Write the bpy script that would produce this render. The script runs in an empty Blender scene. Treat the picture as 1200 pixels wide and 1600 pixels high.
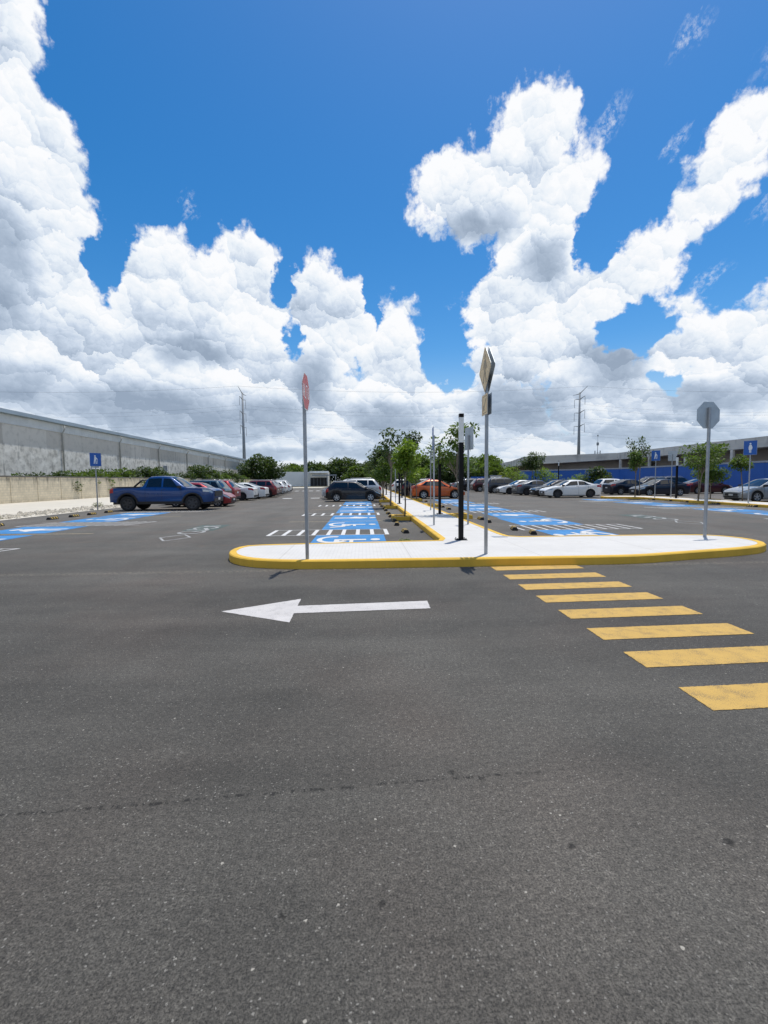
import bpy, bmesh, math, random
from math import sin, cos, pi, radians as R, sqrt, atan2
from mathutils import Vector, Matrix
random.seed(7)
sc = bpy.context.scene
C = sc.collection

# ------------------------------------------------------------------ camera
F_PX, CAM_H = 720.0, 1.55
PITCH, YAW, ROLL = 0.068334, 0.043718, 0.0087266
cd = bpy.data.cameras.new('camera'); cam = bpy.data.objects.new('camera', cd); C.objects.link(cam)
cd.sensor_fit = 'VERTICAL'; cd.sensor_height = 36.0; cd.lens = 36.0*F_PX/1600
cd.clip_start = 0.05; cd.clip_end = 6000
_f = Vector((sin(YAW)*cos(PITCH), cos(YAW)*cos(PITCH), -sin(PITCH)))
_r = Vector((cos(YAW), -sin(YAW), 0)); _u = _r.cross(_f)
r2 = _r*cos(ROLL) + _u*(-sin(ROLL)); u2 = _r*sin(ROLL) + _u*cos(ROLL)
m = Matrix((r2, u2, -_f)).transposed().to_4x4(); m.translation = Vector((0, 0, CAM_H))
cam.matrix_world = m
sc.camera = cam

# ------------------------------------------------------------------ light
SUN_AZ, SUN_EL = R(35), R(75)          # azimuth from +Y towards +X
sd = bpy.data.lights.new('sun', 'SUN'); sun = bpy.data.objects.new('sun', sd); C.objects.link(sun)
sd.energy = 3.9; sd.angle = R(0.5); sd.color = (1.0, 0.96, 0.89)
sdir = Vector((sin(SUN_AZ)*cos(SUN_EL), cos(SUN_AZ)*cos(SUN_EL), sin(SUN_EL)))
sun.rotation_euler = sdir.to_track_quat('Z', 'Y').to_euler()
vs = sc.view_settings
sc.display_settings.display_device = 'sRGB'
vs.view_transform = 'Standard'; vs.look = 'None'; vs.gamma = 1; vs.exposure = 0.0; vs.use_curve_mapping = False
sc.cycles.max_bounces = 6; sc.cycles.transparent_max_bounces = 8
sc.cycles.use_denoising = True; sc.cycles.denoising_input_passes = 'RGB_ALBEDO_NORMAL'; sc.cycles.denoising_prefilter = 'ACCURATE'

# ------------------------------------------------------------------ tiny node language
class N:
    """a socket with arithmetic"""
    def __init__(s, nt, sock): s.nt, s.s = nt, sock
    def _m(s, op, *o, clamp=False): return mth(s.nt, op, s, *o, clamp=clamp)
    def __add__(s, o): return s._m('ADD', o)
    def __radd__(s, o): return s._m('ADD', o)
    def __sub__(s, o): return s._m('SUBTRACT', o)
    def __rsub__(s, o): return mth(s.nt, 'SUBTRACT', o, s)
    def __mul__(s, o): return s._m('MULTIPLY', o)
    def __rmul__(s, o): return s._m('MULTIPLY', o)
    def __truediv__(s, o): return s._m('DIVIDE', o)
def put(nt, sock, v):
    if isinstance(v, N): nt.links.new(v.s, sock)
    elif hasattr(v, 'is_output'): nt.links.new(v, sock)
    else: sock.default_value = v
def mth(nt, op, *a, clamp=False):
    n = nt.nodes.new('ShaderNodeMath'); n.operation = op; n.use_clamp = clamp
    for i, v in enumerate(a): put(nt, n.inputs[i], v)
    return N(nt, n.outputs[0])
def vm(nt, op, *a, out=0):
    n = nt.nodes.new('ShaderNodeVectorMath'); n.operation = op
    for i, v in enumerate(a): put(nt, n.inputs[i], v)
    return N(nt, n.outputs[out])
def vscale(nt, v, k):
    n = nt.nodes.new('ShaderNodeVectorMath'); n.operation = 'SCALE'; put(nt, n.inputs[0], v); put(nt, n.inputs['Scale'], k)
    return N(nt, n.outputs[0])
def sep(nt, v):
    n = nt.nodes.new('ShaderNodeSeparateXYZ'); put(nt, n.inputs[0], v); return [N(nt, o) for o in n.outputs]
def comb(nt, x, y, z):
    n = nt.nodes.new('ShaderNodeCombineXYZ')
    for i, v in enumerate((x, y, z)): put(nt, n.inputs[i], v)
    return N(nt, n.outputs[0])
def noise(nt, v, scale, detail=4, rough=.5, out=0, dist=0, lac=2.0):
    n = nt.nodes.new('ShaderNodeTexNoise'); n.noise_dimensions = '3D'; put(nt, n.inputs['Vector'], v)
    put(nt, n.inputs['Scale'], scale); n.inputs['Detail'].default_value = detail
    n.inputs['Roughness'].default_value = rough; n.inputs['Distortion'].default_value = dist; n.inputs['Lacunarity'].default_value = lac
    return N(nt, n.outputs[out])
def voro(nt, v, scale, detail=0, rough=.5, feature='F1', out='Distance', rnd=1, lac=2.0, smooth=None):
    n = nt.nodes.new('ShaderNodeTexVoronoi'); n.feature = feature; put(nt, n.inputs['Vector'], v)
    n.inputs['Scale'].default_value = scale
    if 'Detail' in n.inputs: n.inputs['Detail'].default_value = detail; n.inputs['Roughness'].default_value = rough; n.inputs['Lacunarity'].default_value = lac
    n.inputs['Randomness'].default_value = rnd
    if smooth is not None: n.inputs['Smoothness'].default_value = smooth
    return N(nt, n.outputs[out])
def mapr(nt, v, a, b, c=0., d=1., kind='LINEAR'):
    n = nt.nodes.new('ShaderNodeMapRange'); n.interpolation_type = kind
    for i, x in enumerate((v, a, b, c, d)): put(nt, n.inputs[i], x)
    return N(nt, n.outputs[0])
def mixc(nt, f, a, b, mode='MIX'):
    n = nt.nodes.new('ShaderNodeMix'); n.data_type = 'RGBA'; n.blend_type = mode
    put(nt, n.inputs[0], f)
    for i, v in ((6, a), (7, b)):
        if isinstance(v, tuple) and len(v) == 3: v = v + (1,)
        put(nt, n.inputs[i], v)
    return N(nt, n.outputs[2])
def mixf(nt, f, a, b):
    n = nt.nodes.new('ShaderNodeMix'); n.data_type = 'FLOAT'
    put(nt, n.inputs[0], f); put(nt, n.inputs[2], a); put(nt, n.inputs[3], b)
    return N(nt, n.outputs[0])

# ------------------------------------------------------------------ sky with cumulus clouds (world, by direction)
wd = bpy.data.worlds.new('World'); sc.world = wd; wd.use_nodes = True
nt = wd.node_tree; nt.nodes.clear()
wout = nt.nodes.new('ShaderNodeOutputWorld'); bg = nt.nodes.new('ShaderNodeBackground')
nt.links.new(bg.outputs[0], wout.inputs[0])
SKY_K = 0.1
bg.inputs['Strength'].default_value = SKY_K
sky = nt.nodes.new('ShaderNodeTexSky'); sky.sky_type = 'NISHITA'; sky.sun_disc = False
sky.sun_elevation = SUN_EL; sky.sun_rotation = SUN_AZ
sky.air_density = 1.0; sky.dust_density = 0.6; sky.ozone_density = 2.5; sky.altitude = 10
tc = nt.nodes.new('ShaderNodeTexCoord'); D0 = N(nt, tc.outputs['Generated'])

# name: azimuth, elevation, half width, half height (degrees), weight
BLOBS = [
 # far left tower running up out of the frame
 (-41, 33, 9, 12), (-36, 28, 7.5, 7), (-38, 41, 5.5, 6), (-33, 24, 6.5, 5), (-40, 18, 14, 9), (-31.5, 19.5, 5, 4),
 # middle towers
 (-23, 19, 6, 6.5), (-21, 23, 3.2, 3.6), (-14.5, 20, 6, 6.5), (-13.5, 24.2, 3, 2.6), (-5.5, 18, 5.5, 6.5), (-5, 23.5, 2.2, 2.8), (-1, 19, 3.5, 3.8),
 (3.5, 15.5, 4, 5.5), (7, 11, 3.6, 3.6),
 (-20, 10, 20, 8.5), (0, 7.5, 12, 6.5), (14, 6, 10, 6.5),
 # right tower
 (12.5, 30.5, 6, 4.2), (20.5, 34.2, 5.0, 3.6), (20, 30, 6.5, 5.5), (13, 27.5, 4.2, 2.6), (20.5, 24, 5, 5), (17.5, 18.5, 6.2, 5), (16.5, 13.5, 5.5, 4),
 (26, 19.5, 6.5, 4.0), (29.6, 21.2, 5.0, 2.9), (32.6, 23.2, 4.4, 2.6), (35.5, 25.4, 4.0, 2.3), (38.2, 27.4, 3.7, 2.2), (41, 29.8, 3.6, 2.3), (22, 14.5, 6, 4.2), (46, 32, 4, 3),
 # right low bank
 (33.5, 16, 2.8, 2.6), (36, 12.5, 5.5, 3.8), (42, 12, 6, 4.6), (27, 10.5, 6, 4.5), (34, 7, 14, 4.5),
 # behind the camera and overhead, for light and reflections
 (100, 25, 22, 14), (160, 35, 25, 12), (-120, 28, 25, 14), (-160, 15, 30, 8), (70, 12, 20, 8), (-80, 15, 22, 10),
]
WISPS = [(34.8, 37.2, 1.8, .6), (34, 30.5, .9, .5), (27.5, 33.3, 2.0, .9), (41.5, 23.5, 1.3, 0.6), (42.5, 34.5, 2.4, 1.0), (37, 19, 1.6, .5), (-19.3, 27.8, .8, .6)]

def direction(off_el):
    """coordinates (azimuth, elevation) in degrees"""
    x, y, z = sep(nt, D0)
    az = mth(nt, 'ARCTAN2', x, y) * (180/pi)
    el = mth(nt, 'ARCSINE', z) * (180/pi)
    return az, el
AZ, EL = direction(0)
# perspective of a flat cloud layer: features shrink towards the horizon
ELW = EL*0.1 + mth(nt, 'POWER', mapr(nt, EL, 12, 0, 0, 1), 2.0) * -0.75      # features flatten towards the horizon
t = comb(nt, AZ * 0.1, ELW, 3.7)
w1 = noise(nt, t, 1.6, 3, .55, out=1)
w2 = noise(nt, t, 5.0, 4, .52, out=1)
wv = vm(nt, 'ADD', vscale(nt, vm(nt, 'SUBTRACT', w1, (.5, .5, .5)), 5.0), vscale(nt, vm(nt, 'SUBTRACT', w2, (.5, .5, .5)), 2.6))
qq = vm(nt, 'MULTIPLY', vm(nt, 'ADD', comb(nt, AZ, EL, 0.0), wv), (1, 1, 0))
f0 = None
for (a, e, ra, re) in BLOBS:
    d = vm(nt, 'LENGTH', vm(nt, 'MULTIPLY', vm(nt, 'SUBTRACT', qq, (a, e, 0)), (1/ra, 1/re, 0)), out='Value')
    g = (1.0 - d) * (min(ra, re) * 0.3)
    f0 = g if f0 is None else mth(nt, 'SMOOTH_MAX', f0, g, 0.10)
def voro2(v, scale):
    n = nt.nodes.new('ShaderNodeTexVoronoi'); n.voronoi_dimensions = '2D'; n.feature = 'F1'
    put(nt, n.inputs['Vector'], v); n.inputs['Scale'].default_value = scale
    return N(nt, n.outputs['Distance']), N(nt, n.outputs['Position'])
w3 = noise(nt, t, 15.0, 4, .6, out=1)
tw = vm(nt, 'ADD', t, vm(nt, 'ADD', vscale(nt, vm(nt, 'SUBTRACT', w2, (.5, .5, .5)), 0.22), vscale(nt, vm(nt, 'SUBTRACT', w3, (.5, .5, .5)), 0.09)))
# rounded puffs at four sizes: each cell is a ball lit from above right
lump = None; lit = None
for (sc_, wl, ws_) in ((1.5, .85, .66), (3.7, .50, .40), (8.5, .28, .18), (18.0, .15, .09)):
    dd, pp = voro2(tw, sc_)
    ox, oy, oz = sep(nt, vscale(nt, vm(nt, 'SUBTRACT', tw, pp), sc_))
    sh = oy*.95 + ox*.30 - dd*.30 + .12
    lump = (0.42 - dd)*wl if lump is None else lump + (0.42 - dd)*wl
    lit = sh*ws_ if lit is None else lit + sh*ws_
lump = lump + (noise(nt, t, 11, 6, .68) - .5)*.85
bank = mapr(nt, EL, 11.0, 3.5, -1.2, 0.9)            # the far bank that closes the sky near the horizon
Fa = mth(nt, 'MAXIMUM', f0, bank - 0.15) + lump*0.70 + 0.05
gap = None                                           # blue windows through the right bank and low centre
gq = vm(nt, 'ADD', comb(nt, AZ, EL, 0.0), vscale(nt, vm(nt, 'SUBTRACT', w2, (.5, .5, .5)), 5.0))
for (a, e, ra, re) in [(30.6, 15.8, 3.6, 1.7), (34.2, 9.6, 1.6, 1.2), (10.6, 15.0, 2.0, 3.2), (-7.8, 16.6, 1.3, 2.2), (-27.5, 21, 2.0, 2.6), (27.0, 24.5, 1.5, 2.2), (-35.5, 21, 1.6, 2.2), (1.3, 20.5, .8, 1.6), (-9.5, 22.5, 1.1, 1.8)]:
    d = vm(nt, 'LENGTH', vm(nt, 'MULTIPLY', vm(nt, 'SUBTRACT', gq, (a, e, 0)), (1/ra, 1/re, 0)), out='Value')
    g = mapr(nt, d, 1.7, 0.0, 0, 1.25)
    gap = g if gap is None else mth(nt, 'MAXIMUM', gap, g)
Fa = Fa - gap
alpha = mapr(nt, Fa, -0.08, 0.30, kind='SMOOTHSTEP')
edge = mapr(nt, f0 + lump*.3, 0.0, 0.8, 0.20, 0.0)   # thin margins glow
t0 = comb(nt, AZ * 0.1, EL * 0.1, 9.1)
macro = noise(nt, comb(nt, AZ * 0.06, EL * 0.13, 1.3), 1.5, 3, .5)
# grey flat bases
gb = None
wq = vm(nt, 'ADD', comb(nt, AZ, EL, 0.0), vscale(nt, vm(nt, 'SUBTRACT', noise(nt, t0, 2.2, 3, .5, out=1), (.5, .5, .5)), 4.5))
for (a, e, ra, re) in [(-24, 7.8, 14, 3.2), (-12, 7.4, 8, 2.8), (-38, 9, 9, 3), (-6, 12, 3.0, 4), (3, 7.5, 6, 2.4), (-37, 20, 4, 7), (19, 9.0, 8, 3.8), (14, 27.0, 6, 2.2), (21, 23, 3, 3), (33, 4.5, 12, 1.6), (38, 8.4, 6, 1.8), (-10, 3.5, 20, 1.2), (28, 12, 4.5, 3.5), (-20, 14.5, 5, 2.0)]:
    d = vm(nt, 'LENGTH', vm(nt, 'MULTIPLY', vm(nt, 'SUBTRACT', wq, (a, e, 0)), (1/ra, 1/re, 0)), out='Value')
    g = mapr(nt, d, 1.35, 0.25, 0, 1, 'SMOOTHSTEP')
    gb = g if gb is None else mth(nt, 'MAXIMUM', gb, g)
soft = noise(nt, t, 3.0, 4, .55)
bright = 0.72 + lit*(.60 - gb*.28) + (noise(nt, t, 13, 5, .65) - .5)*.22 + edge + (macro - 0.5)*0.75 + (soft - 0.5)*0.45 - gb*0.60 + mapr(nt, EL, 12, 30, 0, .10)
bright = mth(nt, 'MINIMUM', mth(nt, 'MAXIMUM', bright, 0.0), 1.0)
cr = nt.nodes.new('ShaderNodeValToRGB'); put(nt, cr.inputs[0], bright)
els = cr.color_ramp.elements
els[0].position = 0.0; els[0].color = (.31, .39, .51, 1)
els[1].position = 1.0; els[1].color = (.97, .98, 1.0, 1)
for p_, c_ in ((.25, (.43, .52, .65)), (.5, (.60, .69, .82)), (.74, (.82, .88, .95))):
    e_ = els.new(p_); e_.color = c_ + (1,)
cloud = N(nt, cr.outputs[0])
# pale layer near the horizon
hz = mapr(nt, EL, 0.0, 9.0, 1.0, 0.0, 'SMOOTHSTEP')
cloud = mixc(nt, hz*0.42, cloud, (.54, .66, .80))
# base blue: Nishita, deepened a little
hs = nt.nodes.new('ShaderNodeHueSaturation'); nt.links.new(sky.outputs[0], hs.inputs['Color'])
hs.inputs['Saturation'].default_value = 1.44; hs.inputs['Value'].default_value = 1.36; hs.inputs['Hue'].default_value = 0.499
skyc = N(nt, hs.outputs[0])
# wisps
tq = comb(nt, AZ, EL, 0.0)
wn = noise(nt, comb(nt, AZ*0.1 - EL*0.05, EL*0.1 - AZ*0.05, 5.0), 6, 6, .65, out=1)
wq2 = vm(nt, 'ADD', tq, vscale(nt, vm(nt, 'SUBTRACT', wn, (.5, .5, .5)), 5.0))
wf = None
for (a, e, ra, re) in WISPS:
    x, y, _z = sep(nt, vm(nt, 'SUBTRACT', wq2, (a, e, 0)))
    ang = R(28)
    u_ = (x*cos(ang) + y*sin(ang))/ra; v_ = (y*cos(ang) - x*sin(ang))/re
    d = vm(nt, 'LENGTH', comb(nt, u_, v_, 0.0), out='Value')
    g = mapr(nt, d, 1.5, 0.2, 0, 1)
    wf = g if wf is None else mth(nt, 'MAXIMUM', wf, g)
wfine = noise(nt, t0, 22, 5, .7)
wisp = wf * mapr(nt, wfine, .42, .72) * 0.6
haze_low = mapr(nt, EL, 0.0, 16.0, 0.75, 0.0, 'SMOOTHSTEP')
K = 1.0/SKY_K
def up_(c): return mixc(nt, 1.0, c, (K, K, K), 'MULTIPLY')
base = mixc(nt, haze_low, skyc, (.52*K, .66*K, .82*K))
base = mixc(nt, wisp, base, (.93*K, .96*K, 1.0*K))
col = mixc(nt, alpha, base, up_(cloud))
nt.links.new(col.s, bg.inputs['Color'])
wd.cycles.sampling_method = 'MANUAL'; wd.cycles.sample_map_resolution = 512

# ------------------------------------------------------------------ materials
def new_mat(name):
    m = bpy.data.materials.new(name); m.use_nodes = True
    return m, m.node_tree, m.node_tree.nodes['Principled BSDF']
def obj_co(nt, kind='Object'):
    return N(nt, nt.nodes.new('ShaderNodeTexCoord').outputs[kind])
def world_co(nt):
    return N(nt, nt.nodes.new('ShaderNodeNewGeometry').outputs['Position'])
def bump(nt, b, h, strength=.3, dist=.01):
    n = nt.nodes.new('ShaderNodeBump'); put(nt, n.inputs['Height'], h)
    n.inputs['Strength'].default_value = strength; n.inputs['Distance'].default_value = dist
    nt.links.new(n.outputs[0], b.inputs['Normal'])
def simple(name, col, rough=.6, metal=0., var=.12, scale=3., bmp=0., bscale=40., spec=.5, coat=0.):
    m, nt, b = new_mat(name)
    co = world_co(nt)
    n = noise(nt, co, scale, 4, .6)
    d = tuple(c*(1-var) for c in col); e = tuple(min(1, c*(1+var)) for c in col)
    put(nt, b.inputs['Base Color'], mixc(nt, mapr(nt, n, .3, .7), d, e))
    b.inputs['Roughness'].default_value = rough; b.inputs['Metallic'].default_value = metal
    b.inputs['Specular IOR Level'].default_value = spec
    if coat: b.inputs['Coat Weight'].default_value = coat; b.inputs['Coat Roughness'].default_value = .04
    if bmp: bump(nt, b, noise(nt, co, bscale, 3, .6), bmp, .01)
    return m

def asphalt_mat():
    m, nt, b = new_mat('asphalt')
    p = world_co(nt); x, y, z = sep(nt, p); p = comb(nt, x, y, 0.0)
    big = noise(nt, p, .35, 5, .6); mid = noise(nt, p, 2.2, 5, .65)
    streak = noise(nt, comb(nt, x*.12, y*.9, 0.0), 1.0, 5, .6)             # drag marks along the cross lane
    streak2 = noise(nt, comb(nt, x*.9, y*.1, 4.0), 1.0, 5, .6)             # wheel tracks up the aisles
    grain = noise(nt, p, 125, 3, .75); grain2 = noise(nt, p, 48, 3, .75)
    pw = vm(nt, 'ADD', p, vscale(nt, vm(nt, 'SUBTRACT', noise(nt, p, 90, 2, .6, out=1), (.5, .5, .5)), .016))
    grain3 = noise(nt, p, 26, 4, .7); patch = noise(nt, p, 1.1, 4, .6)
    v = voro(nt, pw, 88, out='Distance'); vc = voro(nt, pw, 88, out='Color')
    r, g, bb = sep(nt, vc)
    v2 = voro(nt, pw, 27, out='Distance'); r2, g2, b2 = sep(nt, voro(nt, pw, 27, out='Color'))
    val = 0.065 + mapr(nt, big, .33, .67, -.013, .015) + (mid-.5)*.035 + mapr(nt, streak, .38, .62, -.010, .012)*mapr(nt, y, 6, 16, 1, .3) + mapr(nt, mth(nt, 'ABSOLUTE', (x-.55) + (y-3.2)*.32), .9, .1, 0, .012)*mapr(nt, y, 4.6, 3.6) + (streak2-.5)*.07*mapr(nt, y, 8, 14)
    val = val * mapr(nt, grain, .30, .70, .16, 1.84) * mapr(nt, grain2, .28, .72, .50, 1.50) * mapr(nt, grain3, .3, .7, .76, 1.24)
    val = val + mapr(nt, y, 6, 20)*.040                                    # surface turns paler with distance up the lot
    # pale stone chips
    chip = mth(nt, 'MULTIPLY', mapr(nt, r, .93, .945), mapr(nt, v, .40, .28))
    chip2 = mth(nt, 'MULTIPLY', mapr(nt, r2, .975, .98), mapr(nt, v2, .19, .12))
    gap = mth(nt, 'MULTIPLY', mapr(nt, noise(nt, pw, 62, 4, .75), .60, .68), mapr(nt, patch, .35, .62))
    val = mth(nt, 'MAXIMUM', val * (1.0 - gap*.62), .006)
    # drip line and oil spots
    ax, ay, bx, by = DRIP
    L = math.hypot(bx-ax, by-ay); ux, uy = (bx-ax)/L, (by-ay)/L
    u = (x-ax)*ux + (y-ay)*uy; w = (y-ay)*ux - (x-ax)*uy
    w = w + (noise(nt, comb(nt, u*2, 0.0, 0.0), 1, 2, .5)-.5)*.05 + (noise(nt, p, 22, 3, .7)-.5)*.055
    dr = mth(nt, 'MULTIPLY', mapr(nt, mth(nt, 'ABSOLUTE', w), .014, .005), mapr(nt, noise(nt, comb(nt, u*13, 0.0, 7.0), 1, 4, .75), .48, .54))
    dr = dr * mapr(nt, mth(nt, 'ABSOLUTE', u - L*.42), L*.62, L*.4)
    sp = None
    for (sx, sy, sr) in SPOTS:
        pv = vm(nt, 'ADD', p, vscale(nt, vm(nt, 'SUBTRACT', noise(nt, p, 30, 3, out=1), (.5, .5, .5)), .05))
        d = vm(nt, 'LENGTH', vm(nt, 'MULTIPLY', vm(nt, 'SUBTRACT', pv, (sx, sy, 0)), (1, 1, 0)), out='Value')
        q = mapr(nt, d, sr, sr*.4)
        q = q * mapr(nt, grain2, .25, .45)
        sp = q if sp is None else mth(nt, 'MAXIMUM', sp, q)
    dark = mth(nt, 'MAXIMUM', dr, sp)
    val = val * (1.0 - dark*.70)
    warm = mixc(nt, mapr(nt, noise(nt, p, .5, 3), .45, .65), (1.0, .985, .95), (1.05, .965, .91))
    base = vm(nt, 'MULTIPLY', comb(nt, val, val, val), warm)
    base = vm(nt, 'MULTIPLY', base, (1.06, 1.0, .885))
    base = mixc(nt, chip*mapr(nt, patch, .3, .7, .35, .85), base, (.30, .285, .25))
    base = mixc(nt, chip2*.8, base, (.42, .39, .33))
    grit = mth(nt, 'MULTIPLY', mapr(nt, mth(nt, 'ABSOLUTE', y - 8.02), .16, .02), mapr(nt, noise(nt, p, 18, 5, .75), .50, .64))
    base = mixc(nt, grit*.6, base, (.30, .26, .19))
    # rusty dust near the bays
    rust = mth(nt, 'MULTIPLY', mapr(nt, noise(nt, comb(nt, x*.6, y*2.2, 8.0), 1.2, 5, .7), .60, .74), mapr(nt, y, 9.5, 12))
    base = mixc(nt, rust*.35, base, (.20, .115, .06))
    put(nt, b.inputs['Base Color'], base)
    put(nt, b.inputs['Roughness'], mapr(nt, grain2, .3, .7, .72, .95))
    b.inputs['Specular IOR Level'].default_value = .35
    bump(nt, b, grain + (1.0-v)*.8, .55, .004)
    return m

def paint_mat(name, col, wear=.5, under=(.075, .073, .07), dirt=.15, hard=.0):
    """road paint: asphalt grain shows through pinholes and worn patches"""
    m, nt, b = new_mat(name)
    x, y, z = sep(nt, world_co(nt)); p = comb(nt, x, y, 0.0)
    g = noise(nt, p, 130, 3, .75); g2 = noise(nt, p, 7, 5, .65); big = noise(nt, p, 1.6, 4, .6)
    hole = mapr(nt, g + (g2-.5)*.8*wear, .62-.12*wear, .70-.10*wear)
    c = mixc(nt, mapr(nt, big, .3, .7), tuple(k*(1-dirt) for k in col), col)
    c = mixc(nt, mapr(nt, noise(nt, p, 45, 3, .7), .25, .8, .0, .35), c, tuple(k*.72 for k in col))
    c = mixc(nt, hole*(.35+.5*wear), c, under)
    put(nt, b.inputs['Base Color'], c); b.inputs['Roughness'].default_value = .75
    b.inputs['Specular IOR Level'].default_value = .3
    bump(nt, b, g, .4, .004)
    return m

def concrete_mat(name, col, grid=False, stain=.25, scale=1.0, rough=.85):
    m, nt, b = new_mat(name)
    p = world_co(nt)
    n1 = noise(nt, p, .8*scale, 6, .65); n2 = noise(nt, p, 6*scale, 5, .65); n3 = noise(nt, p, 90, 3, .7)
    c = mixc(nt, mapr(nt, n1, .3, .7), tuple(k*(1-stain) for k in col), col)
    c = mixc(nt, mapr(nt, n2, .50, .75, 0, stain), c, tuple(k*.6 for k in col))
    c = mixc(nt, mapr(nt, n3, .3, .75, 0, .20), c, tuple(k*.7 for k in col))
    put(nt, b.inputs['Base Color'], c); b.inputs['Roughness'].default_value = rough
    b.inputs['Specular IOR Level'].default_value = .25
    bump(nt, b, n3, .35, .004)
    return m

def plaster_wall_mat():
    """grey render on the warehouse: darker upper band, blotchy pale plaster below, vertical stains"""
    m, nt, b = new_mat('warehouse_plaster')
    x, y, z = sep(nt, world_co(nt))
    edge = noise(nt, comb(nt, 0.0, y*.5, z*.5), 1.2, 4, .6)
    up = mapr(nt, z + (edge-.5)*.5, WH_BAND-.05, WH_BAND+.05)
    n = noise(nt, comb(nt, 0.0, y*.6, z*1.2), 1.1, 5, .62); n2 = noise(nt, comb(nt, 0.0, y*1.6, z*1.6), 1, 3, .6)
    panel = noise(nt, comb(nt, 0.0, mth(nt, 'FLOOR', y*.33), 0.0), 3.1, 1)
    low = mixc(nt, mapr(nt, n, .3, .7), (.58, .55, .48), (.86, .83, .75))
    low = mixc(nt, mapr(nt, n2, .45, .72, 0, .6), low, (.26, .245, .21))
    hi = mixc(nt, mapr(nt, panel, .35, .65), (.52, .48, .41), (.66, .62, .54))
    c = mixc(nt, up, low, hi)
    st = mth(nt, 'MULTIPLY', mapr(nt, noise(nt, comb(nt, 0.0, y*2.0, z*.12), 1.0, 4, .6), .60, .72), mapr(nt, noise(nt, comb(nt, 0.0, y*.1, 3.0), 1.0, 2), .4, .6))
    c = mixc(nt, mapr(nt, n2, .5, .75, 0, .3), c, (.22, .21, .18))
    c = mixc(nt, st*.8, c, (.07, .065, .06))
    put(nt, b.inputs['Base Color'], c); b.inputs['Roughness'].default_value = .9
    return m

def block_wall_mat():
    m, nt, b = new_mat('block_wall')
    x, y, z = sep(nt, world_co(nt))
    br = nt.nodes.new('ShaderNodeTexBrick'); put(nt, br.inputs['Vector'], comb(nt, y, z, 0.0))
    br.inputs['Scale'].default_value = 1.0; br.inputs['Brick Width'].default_value = .42; br.inputs['Row Height'].default_value = .21
    br.inputs['Mortar Size'].default_value = .012; br.inputs['Color1'].default_value = (.74, .64, .46, 1)
    br.inputs['Color2'].default_value = (.66, .57, .41, 1); br.inputs['Mortar'].default_value = (.50, .45, .36, 1)
    n = noise(nt, comb(nt, y*.7, z, 0.0), 1.3, 6, .7)
    c = mixc(nt, mapr(nt, n, .38, .68, 0, .7), N(nt, br.outputs[0]), (.46, .41, .30))
    drip = mth(nt, 'MULTIPLY', mapr(nt, noise(nt, comb(nt, y*1.7, z*.30, 2.0), 1.2, 6, .75), .48, .64), mapr(nt, z, .7, 2.0))
    c = mixc(nt, drip*.9, c, (.12, .105, .08))
    base = mth(nt, 'MULTIPLY', mapr(nt, z, .35, .0), mapr(nt, noise(nt, comb(nt, y*2, z*2, 0.0), 1.5, 4), .3, .6))
    c = mixc(nt, base*.5, c, (.20, .17, .12))
    put(nt, b.inputs['Base Color'], c); b.inputs['Roughness'].default_value = .92
    bump(nt, b, N(nt, br.outputs['Fac']), -.4, .01)
    return m

def corrugated_mat(name, col, freq=5., axis='y'):
    m, nt, b = new_mat(name)
    x, y, z = sep(nt, world_co(nt))
    s = mth(nt, 'SINE', (y if axis == 'y' else x)*(freq*2*pi))
    n = noise(nt, world_co(nt), .6, 5, .6)
    c = mixc(nt, mapr(nt, n, .3, .7), tuple(k*.8 for k in col), col)
    put(nt, b.inputs['Base Color'], c); b.inputs['Roughness'].default_value = .5; b.inputs['Metallic'].default_value = .15
    bump(nt, b, s, .25, .02)
    return m

def overhang_mat():
    m, nt, b = new_mat('overhang_concrete')
    x, y, z = sep(nt, world_co(nt)); u = x + y
    n = noise(nt, comb(nt, u*.25, z, 0.0), 1.0, 3, .55)
    blk = noise(nt, comb(nt, mth(nt, 'FLOOR', u*.16), 0.0, 0.0), 2.3, 1)
    c = mixc(nt, mapr(nt, n, .3, .7), (.58, .55, .49), (.80, .77, .70))
    c = mixc(nt, mapr(nt, blk, .35, .65, 0, .5), c, (.48, .46, .42))
    st = mapr(nt, noise(nt, comb(nt, u*.9, z*.15, 0.0), 1.0, 3, .6), .54, .72)
    c = mixc(nt, st*.55, c, (.09, .085, .075))
    put(nt, b.inputs['Base Color'], c); b.inputs['Roughness'].default_value = .9
    return m

def leaf_mat(name, c1, c2, trans=.45):
    m, nt, b = new_mat(name)
    oi = N(nt, nt.nodes.new('ShaderNodeNewGeometry').outputs['Random Per Island'])
    n = noise(nt, obj_co(nt), 1.3, 2)
    c = mixc(nt, oi*.7 + (n-.5)*.8, c1, c2)
    put(nt, b.inputs['Base Color'], c); b.inputs['Roughness'].default_value = .5; b.inputs['Specular IOR Level'].default_value = .4
    tr = nt.nodes.new('ShaderNodeBsdfTranslucent'); put(nt, tr.inputs[0], mixc(nt, .5, c, (.28, .42, .03)))
    mx = nt.nodes.new('ShaderNodeMixShader'); mx.inputs[0].default_value = trans
    nt.links.new(b.outputs[0], mx.inputs[1]); nt.links.new(tr.outputs[0], mx.inputs[2])
    nt.links.new(mx.outputs[0], nt.nodes['Material Output'].inputs[0])
    return m

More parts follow.
